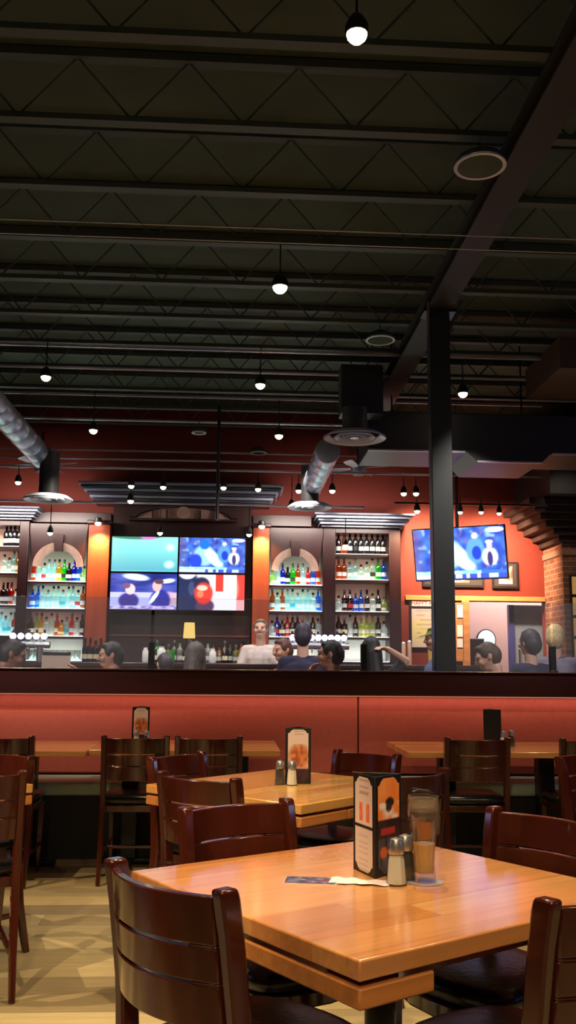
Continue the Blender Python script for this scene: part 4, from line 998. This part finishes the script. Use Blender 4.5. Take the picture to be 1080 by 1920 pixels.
# plate the man at right looks down on
# ------------------------------------------------------------------ people
SK = {'light':(206,150,124),'tan':(178,116,88),'brown':(128,78,58)}
SK = {'light':(222,172,148),'tan':(196,142,114),'brown':(146,94,72)}
for k, c in SK.items(): M['s_'+k] = mat(k+'_skin', c, .55)
M['eye'] = mat('dark_eye', (30,22,20), .3); M['lip'] = mat('lips', (150,76,70), .5)
def person(px, py, Y, rz, label, skin, hair, shirt, pants=(30,30,36), pitch=0, turn=0, stand=False, arms=None, longhair=False, hat=None, sleeve='short', hairvol=1.0):
    hp = at(px, py, Y); hz = hp.z-.70
    t = thing('person', label, 'person', (hp.x, hp.y, 0), rz)
    def V(x, y, z): return Vector((x, y, z+hz))
    HM = Matrix.Translation(V(0,.01,.565)) @ Matrix.Rotation(R(turn), 4, 'Z') @ Matrix.Rotation(R(-pitch), 4, 'X')
    def Hd(x, y, z): return HM @ Vector((x, y, z))       # head space, origin at top of neck
    body = MB()
    def arm(s, el, wr, f=0, which='both', mb=body):
        sh = V(s*.175,0,.455)
        if which in ('both','upper'): mb.cap_(sh, el, .048+f, .040+f)
        if which in ('both','lower'): mb.cap_(el, wr, .040+f, .028+f)
    A = arms or {}
    arm_pts = {}
    for s in (-1,1):
        a = A.get(s)
        if a: el, wr, hd = [V(*q) for q in a]
        else: el, wr, hd = V(s*.24,.06,.18), V(s*.17,.30,.20), V(s*.13,.40,.21)
        arm_pts[s] = (el, wr, hd)
    body.cap_(V(0,0,.02), V(0,.01,.36), .135, .14); body.cap_(V(-.125,0,.44), V(.125,0,.44), .07, .07); body.cap_(V(-.07,.0,.36), V(.07,0,.36), .12, .12)
    body.cap_(V(0,0,.46), V(0,.015,.60), .060, .056)
    body.ball(Hd(0,.02,.14), (.074,.092,.108), 18, 12)
    for c_, r_ in (((0,.055,.07),.05),): body.ball(Hd(*c_), (r_,r_*1.0,r_*.95), 14, 10)
    body.cap_(Hd(0,.108,.155), Hd(0,.128,.118), .011, .015); body.ball(Hd(0,.098,.072), .018)
    for s in (-1,1):
        body.ball(Hd(s*.076,.0,.135), (.014,.020,.032)); body.ball(Hd(s*.045,.085,.115), .026)
        body.cap_(Hd(s*.018,.105,.172), Hd(s*.05,.088,.172), .010, .010)
        el, wr, hd = arm_pts[s]; arm(s, el, wr)
        d = (hd-wr).normalized(); sd = d.cross(Vector((0,0,1))); sd = sd.normalized() if sd.length > .1 else Vector((1,0,0)); nn = sd.cross(d)
        pc_ = wr+d*.045; 
        body.cap_(wr, wr+d*.02, .028, .028)
        for k, L in ((-1.5,.062),(-.5,.074),(.5,.078),(1.5,.070)):
            a = wr+d*.02+sd*k*.012; k1 = wr+d*.085+sd*k*.020; k2 = k1+d*L*.55-nn*.012; k3 = k2+d*L*.40-nn*.028
            body.cap_(a, k1, .015, .012); body.cap_(k1, k2, .0105, .0095); body.cap_(k2, k3, .0095, .008)
        th0 = wr+d*.025+sd*s*.020; th1 = th0+d*.035+sd*s*.030-nn*.01; th2 = th1+d*.032+sd*s*.006-nn*.012
        body.cap_(th0, th1, .015, .012); body.cap_(th1, th2, .012, .010)
    # legs
    legs = []
    for s in (-1,1):
        if stand: kn, an = V(s*.10,.02,-hz*.48), Vector((s*.10,0,.08))
        else: kn, an = V(s*.13,.40,.0), V(s*.13,.36,-.42)
        if an.z < .08: an.z = .08
        legs.append((s, kn, an)); body.cap_(V(s*.085,0,0), kn, .085, .058); body.cap_(kn, an, .055, .038); body.cap_(an-Vector((0,.04,.035)), an+Vector((0,.14,-.045)), .038, .030)
    def fin(mb, name, m_, vox=.011, sm=4):
        o = mb.build(name, m_, t, smooth=180); r = o.modifiers.new('fuse', 'REMESH'); r.mode = 'VOXEL'; r.voxel_size = vox; r.use_smooth_shade = True
        s_ = o.modifiers.new('soften', 'SMOOTH'); s_.factor = .5; s_.iterations = sm; return o
    fin(body, 'body', 's_'+skin, .009, 2)
    f = .014; sh_ = MB()
    sh_.cap_(V(0,0,.03), V(0,.01,.36), .135+f, .14+f); sh_.cap_(V(-.125,0,.44), V(.125,0,.44), .07+f, .07+f); sh_.cap_(V(-.07,0,.36), V(.07,0,.36), .12+f, .12+f)
    for s in (-1,1):
        el, wr, hd = arm_pts[s]; a = V(s*.175,0,.455); arm(s, a.lerp(el, .7 if sleeve == 'short' else 1.0), wr, f, 'upper', sh_)
        if sleeve == 'long': arm(s, el, el.lerp(wr, .92), f, 'lower', sh_)
    cm = mat('shirt_cloth', shirt, .85, noise=.12, scale=9)
    fin(sh_, 'shirt', cm, .012)
    pt = MB(); pt.cap_(V(-.06,0,.0), V(.06,0,.0), .125, .125)
    for s, kn, an in legs: pt.cap_(V(s*.085,0,0), kn, .1, .072); pt.cap_(kn, kn.lerp(an, .93), .068, .052)
    fin(pt, 'trousers', mat('trouser_cloth', pants, .85), .014)
    ft = MB()
    for s, kn, an in legs: ft.cap_(an-Vector((0,.045,.028)), an+Vector((0,.15,-.038)), .047, .038)
    fin(ft, 'shoes', 'black', .011)
    # hair
    if hair:
        hr = MB(); hm = mat('hair', hair, .6, noise=.35, scale=30, stretch=(4,4,1))
        v = hairvol
        hr.ball(Hd(0,-.002,.165), (.083*v,.094*v,.098*v), 20, 14); hr.ball(Hd(0,-.038,.125), (.078*v,.070*v,.090*v), 18, 12); hr.ball(Hd(0,.045,.225), (.060,.045,.030))
        for s in (-1,1): hr.ball(Hd(s*.068,.018,.17), (.018,.040,.045))
        if longhair:
            hr.cap_(Hd(0,-.055,.10), V(0,-.10,.46), .075, .07); hr.cap_(V(0,-.10,.46), V(0,-.13,.30), .07, .045)
            for s in (-1,1): hr.cap_(Hd(s*.068,-.01,.12), V(s*.075,-.03,.50), .034, .03)
        fin(hr, 'hair', hm, .009, 3)
    if hat:
        ht = MB(); ht.ball(Hd(0,0,.175), (.090,.104,.088), 20, 14); ht.loft([[Hd(x*.075, y, z) for x, y, z in ((-1,.075,.185),(1,.075,.185),(1.0,.078,.196),(-1.0,.078,.196))],[Hd(x*.055, y, z) for x, y, z in ((-1,.165,.172),(1,.165,.172),(1.0,.165,.181),(-1.0,.165,.181))]])
        fin(ht, 'cap', mat('cap_cloth', hat, .85), .009, 2)
    for s in (-1,1): MB().ball(Hd(s*.032,.106,.148), (.012,.007,.007)).build('eye', 'eye', t)
    MB().ball(Hd(0,.106,.093), (.022,.008,.006)).build('mouth', 'lip', t)
    # stool
    if not stand:
        st = thing('bar_stool', 'wooden stool under the '+' '.join(label.split()[:11]), 'stool', (hp.x, hp.y, 0), rz)
        sz = hz-.14; MB().lathe([(.17,sz-.05),(.185,sz-.04),(.185,sz-.01),(.16,sz)], 24).build('seat', 'vinyl', st)
        for a in range(4):
            cx_, cy_ = cos(pi/4+a*pi/2), sin(pi/4+a*pi/2); MB().tube([(cx_*.2,cy_*.2,0),(cx_*.13,cy_*.13,sz-.05)], [.016,.020], 8).build('leg', 'chair', st)
        MB().lathe([(.172,.20),(.182,.21),(.172,.22),(.165,.21)], 20, cap=False).build('foot_ring', 'iron', st)
    return t
AD = {}
person(6,1224,7.75,R(-75),'person with dark hair at the left photo edge looking down to the right','brown',(24,20,20),(60,50,52),pitch=22,arms={1:((.25,.14,.24),(.14,.34,.26),(.10,.42,.25))})
person(217,1229,8.35,R(98),'person with dark grey hair and white shirt facing left beside the left clip','tan',(38,38,42),(196,190,200),pitch=8,arms={1:((.23,.20,.28),(.08,.30,.50),(.06,.34,.58)),-1:((-.25,.1,.2),(-.1,.34,.26),(-.06,.44,.28))})
person(366,1232,8.6,R(-10),'person with long grey brown hair and grey hooded top seen from behind','light',(86,76,72),(92,84,82),longhair=True,hairvol=1.16,sleeve='long')
person(314,1243,9.5,R(20),'person in a dark navy top leaning at the bar right of the left clip','light',(40,34,40),(34,36,66),pitch=30,sleeve='long')
person(489,1180,11.2,R(172),'bartender in a pale shirt standing behind the bar, forearms forward','light',(112,94,84),(206,190,182),stand=True,hairvol=.97,arms={-1:((-.25,.10,.20),(-.15,.30,.12),(-.13,.40,.12)),1:((.25,.10,.20),(.15,.30,.12),(.13,.40,.12))})
person(537,1219,9.75,R(120),'person with reddish face and maroon shirt right of the bartender','tan',(80,44,36),(120,70,68),pitch=10)
person(568,1193,8.9,R(-5),'broad person in a dark navy shirt seen from behind by the lit taps','light',(40,30,50),(32,30,62),sleeve='long')
person(628,1227,8.0,R(72),'person with black hair facing left with one hand raised to the mouth','tan',(20,20,26),(40,42,52),pitch=6,arms={1:((.22,.24,.30),(.06,.24,.52),(.03,.19,.60)),-1:((-.25,.1,.2),(-.1,.34,.26),(-.06,.44,.28))})
person(697,1218,8.65,R(12),'person with long black hair and a bare arm bent behind the head','light',(20,18,24),(34,32,40),longhair=True,arms={1:((.345,-.03,.58),(.13,-.06,.70),(.06,-.09,.73))} if 0 else {1:((.345,.02,.60),(.14,-.07,.70),(.06,-.10,.72)),-1:((-.25,.1,.2),(-.1,.34,.26),(-.06,.44,.28))})
person(823,1199,9.2,R(95),'person in an olive green cap and grey blue shirt half hidden by the black post','tan',(60,48,36),(86,92,130),hat=(112,118,44),pitch=5,sleeve='long')
person(932,1228,7.9,R(80),'person with short brown hair facing left and looking down near the round mirror','light',(78,62,48),(48,44,48),pitch=25,arms={1:((.24,.16,.24),(.12,.34,.34),(.08,.43,.38)),-1:((-.25,.1,.2),(-.1,.34,.26),(-.06,.44,.28))})
person(996,1206,8.5,R(25),'person with dark grey hair in a navy jacket seen from behind at right','light',(66,58,66),(36,34,66),sleeve='long',hairvol=1.08)
person(1041,1196,9.0,R(-30),'person with pale blond hair and a grey jacket at the right photo edge','light',(204,178,128),(108,102,120),sleeve='long',hairvol=1.12)
p = at(815,1228,9.0); tag(MB().lathe([(.03,0),(.05,.02),(.058,.17),(.055,.17),(.046,.024),(.002,.02)], 20, (at(812,1228,10.15).x,10.15,1.3185), cap=False).build('paper_cup', mat('yellow_card', (226,186,90), .6)), 'yellow cup on the bar just left of the black post', 'cup')

# ------------------------------------------------------------------ light
WARM = (1.0,.74,.44); NEUT = (1.0,.90,.76); AMB = (1.0,.50,.18)
def under(p): return (p.x, p.y, p.z-.09)
spot('spot_light', under(PL1), (PL1.x,PL1.y-.3,0), 280, WARM, 70, .6, .03)
spot('spot_light', under(PL2), (PL2.x,PL2.y,0), 150, WARM, 66, .6, .03)
bul = None
for i, (x, y, tx, ty, wt) in enumerate(((.1,1.5,.45,2.2,250),(-1.35,2.3,-1.3,2.6,12),(2.1,2.6,1.6,2.8,120),(-2.8,4.6,-1.0,6.3,300),(3.0,5.0,2.0,6.3,260),(-.5,-1.5,.3,2.0,330),(1.2,-.8,.8,2.4,110))):
    t = thing('spot_lamp', 'lit ceiling spot lamp over the dining tables outside the photo, %s of the row' % ORD[i], 'lamp', (x,y,3.95))
    MB().lathe([(.066,.006),(.072,.012),(.068,.07),(.04,.11),(.02,.12)], 16).build('lamp_housing', 'black', t); MB().lathe([(.004,-.045),(.035,-.038),(.058,-.012),(.06,.006),(.02,.012)], 14).build('bulb', 'bulbn', t); MB().tube([(0,0,.11),(0,0,.34)], .006, 6).build('stem','iron',t)
    spot('spot_light', (x,y,3.86), (tx,ty,0), wt, WARM, (56,90,90,56,56,60,60)[i], .5, .03)
for px, py, w_ in rowA: p = on(px,py,3.92); spot('spot_light', (p.x,p.y,3.84), (p.x,p.y+.3,0), 220, NEUT, 110, .8, .03)
for px, py, w_ in rowB: p = on(px,py,3.85); spot('spot_light', (p.x,p.y,3.77), (p.x,p.y+.3,1), 220, NEUT, 110, .8, .03)
# wall washers on the orange wall, pilaster down lights
for px, py, tx, ty, wt in ((790,935,800,1075,520),(860,957,870,1060,380),(936,963,945,1070,460)):
    a = at(px,py,11.45); b_ = at(tx,ty,BW); spot('wall_washer', a, b_, wt, (1,.66,.40), 100, 1, .05)
for (x, z), px in ((pa,183),(pb,489)):
    t = thing('down_light', 'bright little down light at the head of the %s orange pilaster' % ('left' if px == 183 else 'right'), 'lamp', (x,BF-.19,z+.0))
    MB().lathe([(.045,.0),(.05,.01),(.04,.06),(.01,.07)], 14).build('lamp_housing', 'black', t); MB().ball((0,0,-.012), (.04,.04,.028)).build('bulb', 'bulb', t); MB().tube([(0,.0,.05),(0,.14,.03)], .008, 6).build('arm', 'black', t)
    spot('spot_light', (x,BF-.19,z-.05), (x,BF-.05,z-1.3), 170, (1,.58,.22), 120, 1, .02)
area('shelf_wash', ((X(51)+X(160))/2,BF-.5,3.2), (R(55),0,0), .7, .1, 16, (1,.85,.75))  # added area lights without fixtures, brightening the shelf backs
area('shelf_wash', ((X(505)+X(605))/2,BF-.5,3.2), (R(55),0,0), .7, .1, 16, (1,.85,.75))
area('shelf_wash', ((X(629)+X(730))/2,BF-.5,3.2), (R(55),0,0), .7, .1, 16, (1,.85,.75))
area('shelf_wash', (X(0),BF-.5,3.2), (R(55),0,0), .7, .1, 16, (1,.85,.75))
area('hall_light', (4.2,12.95,3.1), (R(40),0,0), 2.0, .3, 150, (1,.88,.78))
spot('spot_light', (at(1045,1100,10.6).x,10.4,3.9), (xp+.5,11.7,2.0), 25, (1,.8,.6), 70, .9, .05)
spot('spot_light', (-2.9,3.5,3.85), (-.75,4.1,0), 520, WARM, 46, .25, .012)
spot('spot_light', (-1.5,1.2,3.85), (-.75,3.3,0), 420, WARM, 44, .25, .012)
spot('spot_light', (-2.8,4.9,3.85), (-1.1,8.5,1.35), 620, NEUT, 46, .5, .03)  # added unseen spot, brightens terminal and left patrons from the dining side
spot('spot_light', (3.0,5.2,3.85), (1.8,8.6,1.35), 480, NEUT, 46, .5, .03)  # its added counterpart for the patrons on the right
W_ = bpy.data.worlds.new('world'); sc.world = W_; W_.use_nodes = True
W_.node_tree.nodes['Background'].inputs[0].default_value = (.5,.55,.6,1); W_.node_tree.nodes['Background'].inputs[1].default_value = .06

sc.view_settings.view_transform = 'Standard'; sc.view_settings.look = 'None'; sc.view_settings.gamma = 1; sc.view_settings.exposure = 0
sc.view_settings.use_curve_mapping = False
try: sc.cycles.use_light_tree = True
except Exception: pass
sc.cycles.sample_clamp_indirect = 4
